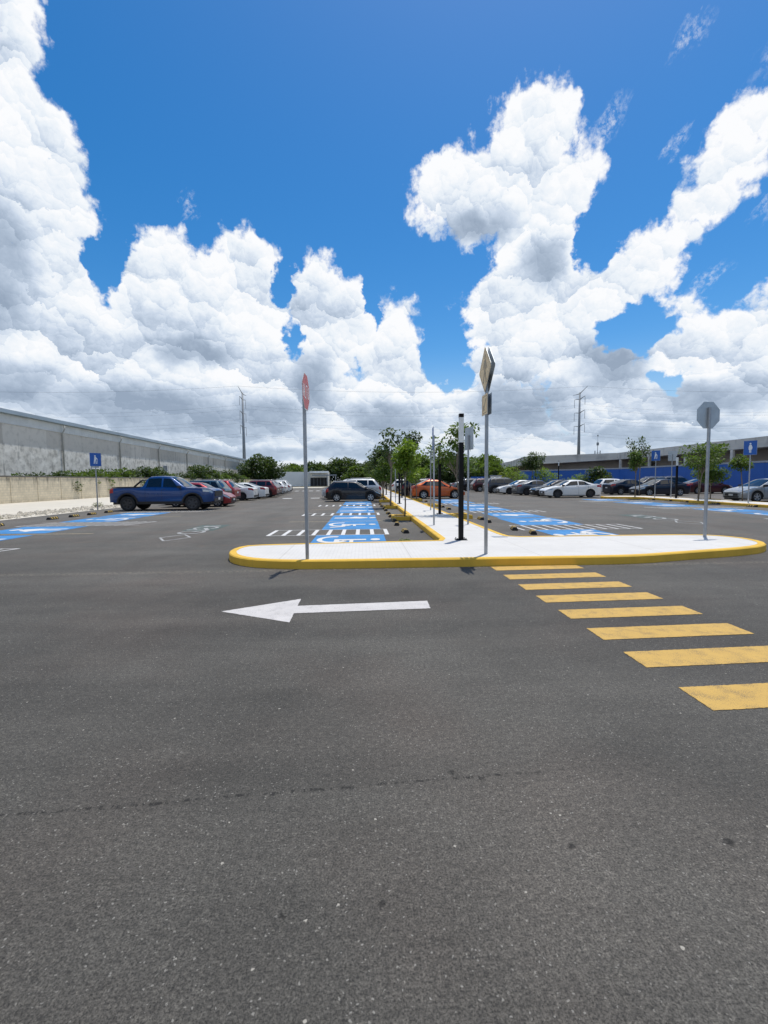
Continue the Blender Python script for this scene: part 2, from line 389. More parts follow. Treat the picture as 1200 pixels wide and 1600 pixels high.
def car_paint(name, col, metal=.35, rough=.28):
    m, nt, b = new_mat(name)
    co = obj_co(nt)
    fl = noise(nt, co, 260, 2, .6); d = noise(nt, co, 2.5, 5, .6)
    x, y, z = sep(nt, co)
    c = mixc(nt, mapr(nt, fl, .3, .7), tuple(k*.85 for k in col), tuple(min(1, k*1.15) for k in col))
    dust = mth(nt, 'MULTIPLY', mapr(nt, z, .5, .15, 0, .05), mapr(nt, d, .3, .7))
    c = mixc(nt, dust, c, (.20, .17, .13))
    put(nt, b.inputs['Base Color'], c); b.inputs['Metallic'].default_value = metal
    put(nt, b.inputs['Roughness'], mapr(nt, d, .3, .7, rough, rough+.15))
    b.inputs['Coat Weight'].default_value = .60; b.inputs['Coat Roughness'].default_value = .03; b.inputs['Specular IOR Level'].default_value = .4
    return m

WH_BAND = 5.35
DRIP = (-1.9, 2.12, 1.25, 2.335)
SPOTS = [(.86,1.81,.022),(.05,1.59,.018),(.45,2.33,.022),(-.31,1.56,.012),(1.54,1.80,.028),(.59,2.27,.02)]
M = {}
M['asphalt'] = asphalt_mat()
M['earth'] = concrete_mat('earth_and_scrub', (.17, .155, .10), stain=.5, scale=.1)
M['yellow_bar'] = paint_mat('yellow_stripe_paint', (.58, .365, .095), wear=.7, dirt=.10)
M['white_line'] = paint_mat('white_line_paint', (.66, .65, .62), wear=.3, dirt=.10)
M['arrow_white'] = paint_mat('white_arrow_paint', (.60, .57, .54), wear=.55, dirt=.14)
M['yellow_line'] = paint_mat('faded_yellow_line', (.50, .40, .24), wear=.9)
M['blue_pad'] = paint_mat('blue_bay_paint', (.055, .255, .55), wear=.5, dirt=.3)
M['green_faded'] = paint_mat('faded_green_paint', (.085, .125, .105), wear=1.0)
M['white_faded'] = paint_mat('faded_white_paint', (.46, .46, .44), wear=1.0)
M['walk'] = concrete_mat('pale_limestone_concrete', (.66, .64, .60), stain=.12, scale=1.6)
def stamp(m):
    """fine stamped grid and the joints of the slabs"""
    nt = m.node_tree; b = nt.nodes['Principled BSDF']; src = b.inputs['Base Color'].links[0].from_socket
    x, y, z = sep(nt, world_co(nt))
    def lines(v, k, w): return mapr(nt, mth(nt, 'ABSOLUTE', mth(nt, 'FRACT', v*k) - .5), w, w*.35)
    g_ = mth(nt, 'MAXIMUM', lines(x, 14, .16), lines(y, 14, .16)) * .16
    j = mth(nt, 'MAXIMUM', lines(x + .35, 1/2.4, .006), lines(y + .25, 1/2.4, .006)) * .45
    n_ = noise(nt, world_co(nt), 2.5, 5, .65)
    c = mixc(nt, mth(nt, 'MAXIMUM', g_, j), N(nt, src), (.30, .28, .25))
    c = mixc(nt, mapr(nt, n_, .55, .78, 0, .35), c, (.42, .38, .32))
    put(nt, b.inputs['Base Color'], c)
stamp(M['walk'])
M['kerb'] = paint_mat('yellow_kerb_paint', (.78, .48, .06), wear=.12, under=(.30, .27, .22), dirt=.22)
M['sand'] = concrete_mat('pale_compacted_sand', (.62, .57, .47), stain=.14, scale=.8)
M['stone'] = simple('limestone_rubble', (.50, .45, .36), .9, var=.35, scale=6)
M['soil'] = simple('planter_soil', (.07, .045, .025), .95, var=.4, scale=20)
M['block'] = block_wall_mat()
M['coping'] = simple('dark_wall_coping', (.13, .125, .11), .9, var=.3, scale=2)
M['plaster'] = plaster_wall_mat()
M['roofmetal'] = simple('bluegrey_roof_metal', (.30, .37, .42), .45, .3, var=.12, scale=.4)
M['corr'] = corrugated_mat('corrugated_cladding', (.66, .68, .66), 2.2)
M['pipe'] = simple('downpipe_plastic', (.42, .41, .37), .6, var=.2)
M['offwhite'] = simple('offwhite_render', (.92, .90, .85), .85, var=.05, scale=.4)
M['darkopen'] = simple('dark_opening', (.02, .02, .022), .5, var=.3)
M['overhang'] = overhang_mat()
M['beige'] = simple('brownish_beige_wall', (.30, .25, .20), .9, var=.18, scale=.4)  # even brownish beige with slight random variation
M['bluefence'] = simple('blue_hoarding', (.008, .095, .40), .55, var=.10, scale=.5)
M['greytrim'] = simple('grey_trim', (.33, .36, .40), .7, var=.15)
M['galv'] = simple('galvanised_steel', (.36, .38, .40), .45, .55, var=.14, scale=9)
M['signback'] = simple('bare_aluminium_sign_back', (.46, .50, .52), .45, .5, var=.10, scale=5)
M['signred'] = simple('faded_red_sheeting', (.52, .085, .075), .45, var=.12, scale=6)
M['signwhite'] = simple('white_sheeting', (.80, .80, .78), .45, var=.05)
M['signblue'] = simple('blue_sign_sheeting', (.012, .105, .40), .4, var=.08)
M['signtan'] = simple('sun_bleached_yellow_sheeting', (.82, .60, .32), .5, var=.10, scale=5)
M['signpic'] = simple('faded_black_pictogram', (.42, .34, .22), .6, var=.2)
M['blackpost'] = simple('black_painted_steel', (.005, .005, .006), .55, var=.3, spec=.2)
M['diffuser'] = simple('white_light_diffuser', (.76, .77, .74), .4, var=.04)
M['rubber'] = simple('black_rubber', (.018, .018, .018), .8, var=.3, scale=12)
M['stopyellow'] = simple('wheel_stop_yellow', (.75, .50, .10), .6, var=.2, scale=20)
M['bark'] = simple('grey_brown_bark', (.19, .155, .115), .9, var=.35, scale=14, bmp=.5)
M['leaf_dark'] = leaf_mat('dark_leaf', (.014, .034, .008), (.045, .085, .016), .22)
M['leaf_mid'] = leaf_mat('mid_leaf', (.034, .072, .012), (.11, .17, .026), .36)
M['leaf_light'] = leaf_mat('light_leaf', (.11, .19, .02), (.26, .34, .045), .45)
M['leaf_yellow'] = leaf_mat('yellow_leaf', (.26, .27, .03), (.45, .40, .06), .5)
M['leaf_dry'] = leaf_mat('dry_grey_leaf', (.14, .15, .08), (.30, .28, .17), .3)
M['glass'] = simple('tinted_car_glass', (.006, .008, .010), .03, var=.1, spec=.7)
M['tyre'] = simple('tyre_rubber', (.014, .014, .015), .85, var=.2)
M['rim_silver'] = simple('silver_alloy', (.42, .43, .44), .35, .7, var=.08)
M['rim_dark'] = simple('dark_alloy', (.05, .05, .055), .4, .5, var=.1)
M['trim'] = simple('black_car_trim', (.015, .015, .017), .55, var=.2)
M['lamp_red'] = simple('red_tail_lamp', (.35, .012, .01), .15, var=.1, coat=.5)
M['lamp_clear'] = simple('clear_head_lamp', (.42, .45, .48), .12, .3, var=.1, coat=.6)
M['plate'] = simple('number_plate', (.62, .62, .60), .5, var=.05)
M['wire'] = simple('power_cable', (.10, .11, .13), .6, .3, var=.1)
M['tower'] = simple('grey_steel_tower', (.22, .24, .26), .55, .3, var=.1)

# ------------------------------------------------------------------ mesh collector
class MB:
    def __init__(s): s.v, s.f, s.mi, s.sm = [], [], [], []
    def add(s, vs, fs, mi=0, sm=False):
        o = len(s.v); s.v += [tuple(p) for p in vs]
        for f in fs: s.f.append(tuple(o+i for i in f)); s.mi.append(mi); s.sm.append(sm)
    def box(s, x0, x1, y0, y1, z0, z1, mi=0, mat=None):
        vs = [(x0,y0,z0),(x1,y0,z0),(x1,y1,z0),(x0,y1,z0),(x0,y0,z1),(x1,y0,z1),(x1,y1,z1),(x0,y1,z1)]
        if mat is not None: vs = [tuple(mat @ Vector(p)) for p in vs]
        s.add(vs, [(0,3,2,1),(4,5,6,7),(0,1,5,4),(1,2,6,5),(2,3,7,6),(3,0,4,7)], mi)
    def tube(s, pts, rad, n=8, mi=0, cap=True, sm=True):
        pts = [Vector(p) for p in pts]
        if not isinstance(rad, (list, tuple)): rad = [rad]*len(pts)
        vs = []; fs = []
        for i, p in enumerate(pts):
            t = (pts[min(i+1, len(pts)-1)] - pts[max(i-1, 0)]).normalized()
            a = t.orthogonal().normalized() if abs(t.z) < .9 else Vector((1,0,0)).cross(t).normalized()
            if abs(t.z) < .9: a = Vector((0,0,1)).cross(t).normalized()
            bb = t.cross(a)
            for k in range(n):
                q = 2*pi*k/n; vs.append(p + (a*cos(q) + bb*sin(q))*rad[i])
        for i in range(len(pts)-1):
            for k in range(n):
                k2 = (k+1) % n; fs.append((i*n+k, i*n+k2, (i+1)*n+k2, (i+1)*n+k))
        s.add(vs, fs, mi, sm)
        if cap:
            o = len(s.v) - len(vs)
            s.f.append(tuple(o+k for k in range(n))[::-1]); s.mi.append(mi); s.sm.append(False)
            s.f.append(tuple(o+(len(pts)-1)*n+k for k in range(n))); s.mi.append(mi); s.sm.append(False)
    def prism(s, poly, z0, z1, mi=0, tf=None):
        n = len(poly); vs = [(x,y,z0) for x,y in poly] + [(x,y,z1) for x,y in poly]
        if tf: vs = [tf(*p) for p in vs]
        s.add(vs, [tuple(range(n))[::-1], tuple(range(n, 2*n))] + [(i,(i+1)%n,(i+1)%n+n,i+n) for i in range(n)], mi)
    def build(s, name, mats, parent=None, loc=None):
        me = bpy.data.meshes.new(name); me.from_pydata(s.v, [], s.f)
        if not isinstance(mats, (list, tuple)): mats = [mats]
        for q in mats: me.materials.append(M[q] if isinstance(q, str) else q)
        me.polygons.foreach_set('material_index', s.mi); me.polygons.foreach_set('use_smooth', s.sm)
        me.update()
        o = bpy.data.objects.new(name, me); C.objects.link(o)
        if parent is not None: o.parent = parent
        if loc: o.location = loc
        return o
def tag(o, label=None, cat=None, group=None, kind=None):
    if label: o['label'] = label
    if cat: o['category'] = cat
    if group: o['group'] = group
    if kind: o['kind'] = kind
    return o
def empty(name, loc=(0,0,0), rz=0., label=None, cat=None, group=None, kind=None):
    o = bpy.data.objects.new(name, None); C.objects.link(o); o.location = loc; o.rotation_euler = (0,0,rz)
    o.empty_display_size = .2
    return tag(o, label, cat, group, kind)
def copy_tree(o, parent=None):
    c = o.copy(); C.objects.link(c); c.parent = parent
    for ch in list(KIDS.get(o.name, [])):
        copy_tree(ch, c)
    return c
KIDS = {}
def index_kids(o):
    KIDS[o.name] = [c for c in bpy.data.objects if c.parent == o]
    for c in KIDS[o.name]: index_kids(c)
ORD = ['', 'nearest', 'second', 'third', 'fourth', 'fifth', 'sixth', 'seventh', 'eighth', 'ninth', 'tenth', 'eleventh', 'twelfth', 'thirteenth', 'fourteenth', 'fifteenth', 'sixteenth', 'seventeenth', 'eighteenth']

# ------------------------------------------------------------------ ground, lot, islands
g = MB(); g.add([(-2500,-400,-.012),(2500,-400,-.012),(2500,2600,-.012),(-2500,2600,-.012)], [(0,1,2,3)])
tag(g.build('ground', 'earth'), kind='structure')
g = MB(); n_ = 24
g.add([(-15.3,-30,0),(60,-30,0),(60,118,0),(-15.3,118,0)], [(0,1,2,3)])
lot = tag(g.build('parking_lot', 'asphalt'), kind='structure')
g = MB(); g.add([(-28,-30,.004),(-17.6,-30,.004),(-17.6,118,.004),(-28,118,.004)], [(0,1,2,3)])
tag(g.build('sand_path', 'sand'), kind='structure')
g = MB(); g.add([(-17.6,-30,.006),(-15.3,-30,.006),(-15.3,118,.006),(-17.6,118,.006)], [(0,1,2,3)])
gb_ = g.build('rubble_bed', 'sand'); tag(gb_, kind='structure')
# limestone rubble
rnd = random.Random(3); g = MB()
for i in range(5200):
    y = 8 + 80*rnd.random()**1.6; x = -16.6 + rnd.gauss(0, .62)
    if x > -15.2 or x < -18.6: continue
    r = .03 + .09*rnd.random()**2.2
    vs = []
    for a in range(5): q = 2*pi*a/5 + rnd.random()*.5; vs.append((x + r*cos(q)*rnd.uniform(.7,1.2), y + r*sin(q)*rnd.uniform(.7,1.2), .0))
    for a in range(4): q = 2*pi*a/4 + rnd.random()*.5; vs.append((x + r*.55*cos(q), y + r*.55*sin(q), r*rnd.uniform(.6,1.0)))
    g.add(vs, [(0,1,6,5),(1,2,7,6),(2,3,7),(3,4,8,7),(4,0,5,8),(5,6,7,8)], 0)
tag(g.build('rubble', 'stone'), kind='stuff')

PAINT_Z = .004
def ragged(p, r_=random.Random(2), step=.018, amp=.0022):
    out = []
    for i in range(len(p)):
        a, b_ = Vector(p[i]), Vector(p[(i+1)%len(p)]); n = max(1, int((b_-a).length/step)); d = (b_-a).normalized()
        for k in range(n):
            q = a + (b_-a)*k/n; e_ = r_.gauss(0, amp) if k else 0
            out.append((q.x - d.y*e_, q.y + d.x*e_))
    return out
def sheet(name, polys, mat, parent=lot, z=PAINT_Z, rag=False):
    g = MB()
    if rag: polys = [ragged(p) for p in polys]
    for i, p in enumerate(polys): g.add([(x,y,z+i*.00015) for x,y in p], [tuple(range(len(p)))])
    return g.build(name, mat, parent)
def rect(x0,x1,y0,y1): return [(x0,y0),(x1,y0),(x1,y1),(x0,y1)]
def bar(x0,y0,x1,y1,w):
    d = Vector((x1-x0, y1-y0)).normalized()*w/2
    return [(x0-d.y,y0+d.x),(x0+d.y,y0-d.x),(x1+d.y,y1-d.x),(x1-d.y,y1+d.x)][::-1]
# crosswalk
for k, y in enumerate([7.67, 6.96, 6.275, 5.60, 4.92, 4.24, 3.58, 2.87]):
    s_ = .065
    sheet('crosswalk_stripe', [[(2.24+.01*k, y),(3.80+.01*k, y+s_),(3.80+.01*k, y+.345+s_),(2.24+.01*k, y+.345)]], 'yellow_bar', rag=True)
# arrow
sheet('direction_arrow', [[(-1.72,5.50),(-.83,5.01),(-.835,5.36),(.79,5.45),(.80,5.80),(-.838,5.68),(-.84,6.02)]], 'arrow_white', rag=True)

def ring(cx, cy, r, w, a0, a1, n=18, sx=1., sy=1.):
    out = []
    for i in range(n):
        p = a0 + (a1-a0)*i/n; q = a0 + (a1-a0)*(i+1)/n
        out.append([(cx+sx*(r-w/2)*cos(p), cy+sy*(r-w/2)*sin(p)),(cx+sx*(r+w/2)*cos(p), cy+sy*(r+w/2)*sin(p)),(cx+sx*(r+w/2)*cos(q), cy+sy*(r+w/2)*sin(q)),(cx+sx*(r-w/2)*cos(q), cy+sy*(r-w/2)*sin(q))])
    return out
def disc(cx, cy, r, n=14): return [(cx+r*cos(2*pi*i/n), cy+r*sin(2*pi*i/n)) for i in range(n)]
def wheelchair():
    """u = towards the head, v = sideways"""
    return ring(.42, .05, .37, .14, R(75), R(330), 20) + [bar(.45,-.02,1.28,-.02,.15), bar(.52,-.0,.52,-.46,.14), bar(.90,-.02,.90,-.36,.10), bar(.52,-.46,.10,-.60,.13)] + [disc(1.52,-.02,.13)]
def figure():
    return [disc(1.62,0,.15), [(1.42,-.10),(1.42,.10),(1.15,.24),(.85,.30),(.70,.16),(.70,-.16),(1.05,-.22)], bar(.75,-.09,.05,-.12,.12), bar(.75,.09,.05,.12,.12), bar(1.3,.16,.85,.36,.08)]
def place2(polys, ox, oy, sgn):
    """sgn +1: head towards +X"""
    out = []
    for p in polys:
        q = [(ox + sgn*u, oy + sgn*v*1.6) for u, v in p]; out.append(q)
    return out
def hatch_aisle(x0, x1, y0, y1, slant, n=8, w=.26, mat='white_line', lw=.10, par=lot):
    polys = []
    for i in range(n):
        cx = x0 + w*.5 + (x1-x0-w-abs(slant))*i/(n-1) + max(0, -slant)
        polys.append([(cx-w/2, y0+lw*1.02),(cx+w/2, y0+lw*1.02),(cx+w/2+slant, y1-lw*1.02),(cx-w/2+slant, y1-lw*1.02)])
    polys += [rect(x0, x1, y0, y0+lw), rect(x0, x1, y1-lw, y1)]
    sheet('hatched_aisle', polys, mat)
def pad(x0, x1, y0, y1, sgn, sym):
    p = sheet('blue_parking_pad', [rect(x0, x1, y0, y1)], 'blue_pad')
    c = (y0+y1)/2
    if sym == 'chair':
        pol = place2(wheelchair(), (x0 if sgn > 0 else x1)+sgn*.12, c-sgn*-.12, sgn)
    else:
        pol = place2(figure(), (x0 if sgn > 0 else x1)+sgn*.08, c, sgn)
    if y1 - y0 > 1.6: pass
    sheet('painted_symbol', pol, 'white_line', parent=p, z=PAINT_Z*2)
# bays left of the centre walkway
for k in range(3):
    y = 13.15 + 7.5*k
    hatch_aisle(-2.8, .72, y, y+1.5, 0, n=9, w=.115, lw=.055)
    if k == 0: pad(-1.35, .56, 10.75, y-.02, 1, 'chair')
    pad(-1.35, .52, y+1.52, y+4.45, 1, 'chair' if k == 0 else 'figure')
    pad(-1.35, .50, y+4.56, y+7.48, 1, 'figure')
    sheet('bay_line', [rect(-2.85, 1.2, y+4.46, y+4.55)], 'yellow_line')
for y in (38.0, 41.0, 44.0, 47.0, 50.0, 53.0, 56.0, 59.0): sheet('bay_line', [rect(-2.85, 1.2, y, y+.09)], 'yellow_line')
# bays right of the centre walkway
for k in range(3):
    y = 13.75 + 7.5*k
    hatch_aisle(4.85, 8.6, y, y+1.45, 0, n=11, w=.075, lw=.045)
    if k == 0: pad(5.2, 7.0, 11.3, y-.02, -1, 'chair')
    pad(5.3, 7.45, y+1.5, y+4.35, -1, 'chair' if k == 0 else 'figure')
    pad(5.45, 7.45, y+4.60, y+7.42, -1, 'figure')
    sheet('bay_line', [rect(4.3, 8.5, y+4.44, y+4.53)], 'yellow_line')
for y in (37.5, 40.6, 44.0, 47.0, 50.0, 53.0, 56.0, 59.0): sheet('bay_line', [rect(4.3, 8.6, y, y+.09)], 'yellow_line')
# bays by the rubble strip
for y0 in (9.8, 17.1, 24.2):
    hatch_aisle(-12.6, -8.2, y0, y0+1.5, .5, n=12, w=.075, lw=.045)
for (a, b_, s_) in ((11.9,14.2,'figure'),(14.7,16.95,'figure'),(18.75,21.2,'chair'),(21.5,24.1,'figure'),(7.0,9.6,'figure')):
    pad(-12.1, -9.9, a, b_, -1, s_)
for y in (14.4, 21.3, 28.2, 30.9, 33.8, 36.7, 39.9, 43, 46.4, 49.6, 53, 56.8, 60.5): sheet('bay_line', [rect(-13.0, -8.3, y, y+.09)], 'yellow_line')
# bays before the far right walkway
for y0 in (15.0, 22.4, 29.8):
    hatch_aisle(14.9, 19.3, y0, y0+1.5, -.4, n=12, w=.075, lw=.045)
for (a, b_, s_) in ((16.7,19.5,'chair'),(19.9,22.3,'chair'),(24.1,26.6,'figure'),(26.9,29.6,'figure'),(31.5,34.0,'figure')):
    pad(16.3, 18.45, a, b_, 1, s_)
for y in (19.7, 26.75, 34.2): sheet('bay_line', [rect(15.5, 20.2, y, y+.09)], 'yellow_line')
for y in (39.4, 42.5, 45.7, 49.2, 52.8, 56.2, 60): sheet('bay_line', [rect(14.0, 19.6, y, y+.09)], 'yellow_line')
# bicycle lane marks with a lozenge, faded green ground
def bike(ox, oy):
    gpad = sheet('faded_green_patch', [rect(ox-.5, ox+.5, oy+.9, oy+2.9)], 'green_faded')
    pol = ring(ox, oy+.45, .36, .10, 0, 2*pi, 18, 1, 1.1) + ring(ox, oy+1.75, .36, .10, 0, 2*pi, 18, 1, 1.1)
    pol += [bar(ox, oy+.5, ox+.3, oy+1.0, .13), bar(ox+.3, oy+1.0, ox, oy+1.7, .13), bar(ox-.25, oy+2.3, ox+.3, oy+2.35, .2), bar(ox-.4, oy+1.1, ox-.1, oy+1.2, .16)]
    sheet('painted_bicycle', pol, 'white_faded', parent=gpad, z=PAINT_Z*2)
    r_ = [(ox, oy-1.55),(ox+.42, oy-.8),(ox, oy-.1),(ox-.42, oy-.8)]
    sheet('painted_lozenge', [bar(*r_[i], *r_[(i+1)%4], .06) for i in range(4)], 'white_faded')
bike(-5.3, 13.9); bike(11.3, 16.3)
sheet('lane_mark', [rect(-7.3,-6.5,41.4,42.6)], 'white_line'); sheet('lane_mark', [rect(-4.8,-4.0,41.6,42.6)], 'white_line')
for i in range(7): sheet('crosswalk_stripe', [rect(-13+1.1*i, -12.4+1.1*i, 72, 74.5)], 'white_line')

# raised walkway with yellow kerb
def offset_poly(poly, d):
    n = len(poly); out = []
    for i in range(n):
        a, b_, c = Vector(poly[i-1]), Vector(poly[i]), Vector(poly[(i+1)%n])
        d1 = (b_-a).normalized(); d2 = (c-b_).normalized()
        n1 = Vector((-d1.y, d1.x)); n2 = Vector((-d2.y, d2.x))
        k = (n1+n2); k = k/max(.3, (1+n1.dot(n2)))
        out.append(tuple(b_ + k*d))
    return out
def island(name, poly, h=.15, kw=.14):
    """poly counter-clockwise"""
    inner = offset_poly(poly, kw)
    n = len(poly)
    g = MB(); g.add([(x,y,h-.006) for x,y in inner], [tuple(range(n))])
    top = tag(g.build(name, 'walk'), kind='structure')
    g = MB(); bev = offset_poly(poly, .02)
    vs = [(x,y,-.01) for x,y in poly] + [(x,y,h-.02) for x,y in poly] + [(x,y,h) for x,y in bev] + [(x,y,h) for x,y in inner] + [(x,y,h-.03) for x,y in inner]
    fs = []
    for i in range(n):
        j = (i+1) % n
        for L_ in range(4): fs.append((L_*n+i, L_*n+j, (L_+1)*n+j, (L_+1)*n+i))
    g.add(vs, fs); g.build('kerb', 'kerb', top)
    return top
def arc(cx, cy, rx, ry, a0, a1, n): return [(cx+rx*cos(R(a0+(a1-a0)*i/n)), cy+ry*sin(R(a0+(a1-a0)*i/n))) for i in range(n+1)]
poly = [(-2.75, 9.75), (-2.74, 9.35), (-2.55, 8.85), (-2.22, 8.48), (-1.83, 8.26), (-1.35, 8.13), (-.8, 8.09), (4.4, 8.05), (5.1, 8.10), (5.9, 8.32), (6.9, 8.58), (7.5, 8.74),
        (8.15, 9.0), (8.60, 9.40), (8.82, 9.92), (8.82, 10.42), (8.56, 10.88), (8.1, 11.06), (7.5, 11.12), (3.85, 11.16)]
def soften(p, k0=0):
    out = []
    for i in range(len(p)-1):
        a, c = Vector(p[i]), Vector(p[i+1]); t = min(.25, .35/(c-a).length)
        if i == 0: out.append(tuple(a))
        out += [tuple(a.lerp(c, t)), tuple(a.lerp(c, 1-t))]
    out.append(p[-1]); return out
poly = soften(poly)
poly += [(3.62, 11.3), (3.58, 11.7), (3.60, 92), (1.80, 92), (1.82, 11.0), (1.72, 10.66), (-1.2, 10.44), (-2.3, 10.33), (-2.58, 10.22), (-2.70, 10.02)]
island('walkway', poly)
# joints of the centre walkway, planters as kerbed boxes in the bays
poly = [(19.9, 8), (21.2,7.6)] + [(22.5, 8),(22.6, 33.9)] + arc(20.6, 35.3, 2.0, 1.1, -25, 205, 12) + [(20.7, 33.9)]
island('walkway', poly)
NP = {'n': 0}
def planter(x0, x1, y0, y1, label):
    e = empty('kerbed_planter', (x0, y0, 0), 0, label, 'planter', 'yellow kerbed tree planters')
    g = MB(); w, d = x1-x0, y1-y0; t = .12; h = .148
    if True:
        g.box(0,w,0,t,-.01,h); g.box(0,w,d-t,d,-.01,h); g.box(0,t,t,d-t,-.01,h); g.box(w-t,w,t,d-t,-.01,h)
    g.build('kerb', 'kerb', e)
    g = MB(); g.add([(t,t,.10),(w-t,t,.10),(w-t,d-t,.10),(t,d-t,.10)], [(0,1,2,3)]); g.build('soil', 'soil', e)
PL_L = [17.7, 25.2, 32.7, 40.2, 47.7, 55.2, 62.7]
for i, y in enumerate(PL_L): planter(1.12, 1.795, y, y+1.25, f'yellow kerbed planter on the left of the centre walkway, {ORD[i+1]} from the camera')
PL_R = [18.0, 26.3, 33.6, 41.1, 48.6, 56.1, 63.6]
for i, y in enumerate(PL_R): planter(3.605, 4.30, y, y+1.3, f'yellow kerbed planter on the right of the centre walkway, {ORD[i+1]} from the camera')
for i, (x, y) in enumerate([(19.95, 26.6), (19.95,34.0-.9), (22.61, 29.0), (22.61, 23.5)]):
    planter(x, x+.7 if x < 21 else x+.65, y, y+.85, ['yellow kerbed planter under the double trunk tree by the far right walkway', 'yellow kerbed planter at the far end of the right walkway', 'planter behind the right walkway under the dense round tree', 'planter behind the right walkway near the frame edge'][i])
# manhole-like grate on walkway
g = MB(); g.box(3.15, 3.50, 11.0, 11.25, .145, .149); tag(g.build('drain_cover', 'galv'), 'small flat metal cover set in the pale walkway by the right corner', 'cover')

# ------------------------------------------------------------------ wheel stops
def make_stop():
    e = empty('wheel_stop')
    g = MB(); L = .55
    prof = [(-.085,0),(-.085,.03),(-.05,.10),(.05,.10),(.085,.03),(.085,0)]
    vs = [(x,-L/2,z) for x,z in prof]+[(x*.96,-L/2+.03,z) for x,z in prof]+[(x,L/2-.03,z) for x,z in prof]+[(x,L/2,z*.9) for x,z in prof]
    fs = [tuple(range(6))]+[(a*6+i,(a+1)*6+i,(a+1)*6+(i+1)%6,a*6+(i+1)%6) for a in range(3) for i in range(6)]+[tuple(range(18,24))[::-1]]
    g.add(vs, fs); g.build('rubber_block', 'rubber', e)
    for k in range(3):
        g = MB(); y = -.17 + k*.155
        q = [(-.089,.03),(-.052,.1035),(.052,.1035),(.089,.03)]
        vs = [(x,y+(.03 if i in (0,3) else 0),z) for i,(x,z) in enumerate(q)]+[(x,y+.045+(.03 if i in (0,3) else 0),z) for i,(x,z) in enumerate(q)]
        g.add(vs, [(0,1,5,4),(1,2,6,5),(2,3,7,6)]); g.build('yellow_stripe', 'stopyellow', e)
    return e
stop0 = make_stop(); index_kids(stop0); used = [False]
def inst(proto, flag):
    if not flag[0]: flag[0] = True; return proto
    return copy_tree(proto)
def stops(pts, where, worn=False):
    for i, (x, y, rz) in enumerate(pts):
        o = inst(stop0, used); o.location = (x, y, .001); o.rotation_euler = (0,0,rz)
        tag(o, f'black rubber wheel stop, yellow striped, {ORD[i+1]} from the camera {where}', 'wheel stop', 'rubber wheel stops')
stops([(1.22,13.6,.05),(1.14,15.9,-.1),(1.15,17.35,.03),(1.13,19.5,0),(1.12,21.2,.08),(1.12,23.6,0),(1.08,24.9,0),(1.05,27.3,0),(1.05,29.6,0)], 'left of the centre walkway')
stops([(4.80,12.85,-.25),(4.62,13.95,-.2),(4.50,16.5,-.1),(4.55,17.7,0),(4.45,20.2,0),(4.45,24.0,0),(4.45,25.9,0),(4.45,32.8,0)], 'right of the centre walkway')
stops([(-13.35,12.6,0),(-13.3,15.4,0),(-13.35,17.3,.05),(-13.4,20.4,0),(-13.35,21.8,0),(-13.3,23.1,.04),(-13.3,24.6,0)], 'beside the limestone rubble')
stops([(20.3,20.6,0),(20.3,23.2,0),(20.35,25.8,0),(20.3,28.3,0),(20.4,30.0,0),(20.4,31.8,0),(20.45,35.0,.1)], 'before the far right walkway')
# dry leaves on the asphalt by the centre kerb
g = MB(); rnd = random.Random(5)
for i in range(26):
    x, y = 1.05+rnd.gauss(0,.10), 11.55+rnd.gauss(0,.10)
    a = rnd.random()*6.3; l = .06; h = .03+rnd.random()*.05
    g.add([(x-l*cos(a),y-l*sin(a),.01),(x+l*.5*sin(a),y-l*.5*cos(a),h),(x+l*cos(a),y+l*sin(a),.02+h*.5),(x-l*.5*sin(a),y+l*.5*cos(a),h*.6)], [(0,1,2,3)])
tag(g.build('leaf_litter', 'leaf_dry'), kind='stuff')

# ------------------------------------------------------------------ signs and posts
def sq_post(g, x, y, z0, z1, w=.055, lean=0.0):
    r = w*.5; c = w*.12
    q = [(-r+c,-r),(r-c,-r),(r,-r+c),(r,r-c),(r-c,r),(-r+c,r),(-r,r-c),(-r,-r+c)]
    g.prism(q, z0, z1, tf=lambda a,b_,c_: (x+a+lean*(c_-z0), y+b_, c_))
def ngon(n, r, a0=0): return [(r*cos(a0+2*pi*i/n), r*sin(a0+2*pi*i/n)) for i in range(n)]
def plate(name, poly, t, mat, parent, off, zc, tf_rz=0., inset_mat=None):
    """poly in (v, z); plate normal is +X local; off = x of the back face"""
    g = MB(); g.prism(poly, 0, t, tf=lambda a,b_,c_: (off+c_, a, zc+b_))
    return g.build(name, mat, parent)
LET = {'A': [(0,0,.5,1),(.5,1,1,0),(.22,.38,.78,.38)], 'L': [(.1,1,.1,0),(.1,0,.85,0)], 'T': [(0,1,1,1),(.5,1,.5,0)], 'O': []}
def letters(txt, H_, W_, gap, th):
    """strokes as polygons (u right, v up), centred"""
    tot = len(txt)*W_ + (len(txt)-1)*gap; out = []
    for i, ch in enumerate(txt):
        ox = -tot/2 + i*(W_+gap)
        for (a,b_,c,d) in LET[ch]:
            out.append(bar(ox+a*W_, (b_-.5)*H_, ox+c*W_, (d-.5)*H_, th))
        if ch == 'O':
            for p in ring(0, 0, .5, 0, 0, 2*pi, 16): pass
            n = 16
            for k in range(n):
                p, q = 2*pi*k/n, 2*pi*(k+1)/n; ro, ri = 1, 1-2*th/W_; ri2 = 1-2*th/H_
                cx = ox+W_/2
                out.append([(cx+W_/2*ri*cos(p), H_/2*ri2*sin(p)),(cx+W_/2*cos(p), H_/2*sin(p)),(cx+W_/2*cos(q), H_/2*sin(q)),(cx+W_/2*ri*cos(q), H_/2*ri2*sin(q))])
    return out
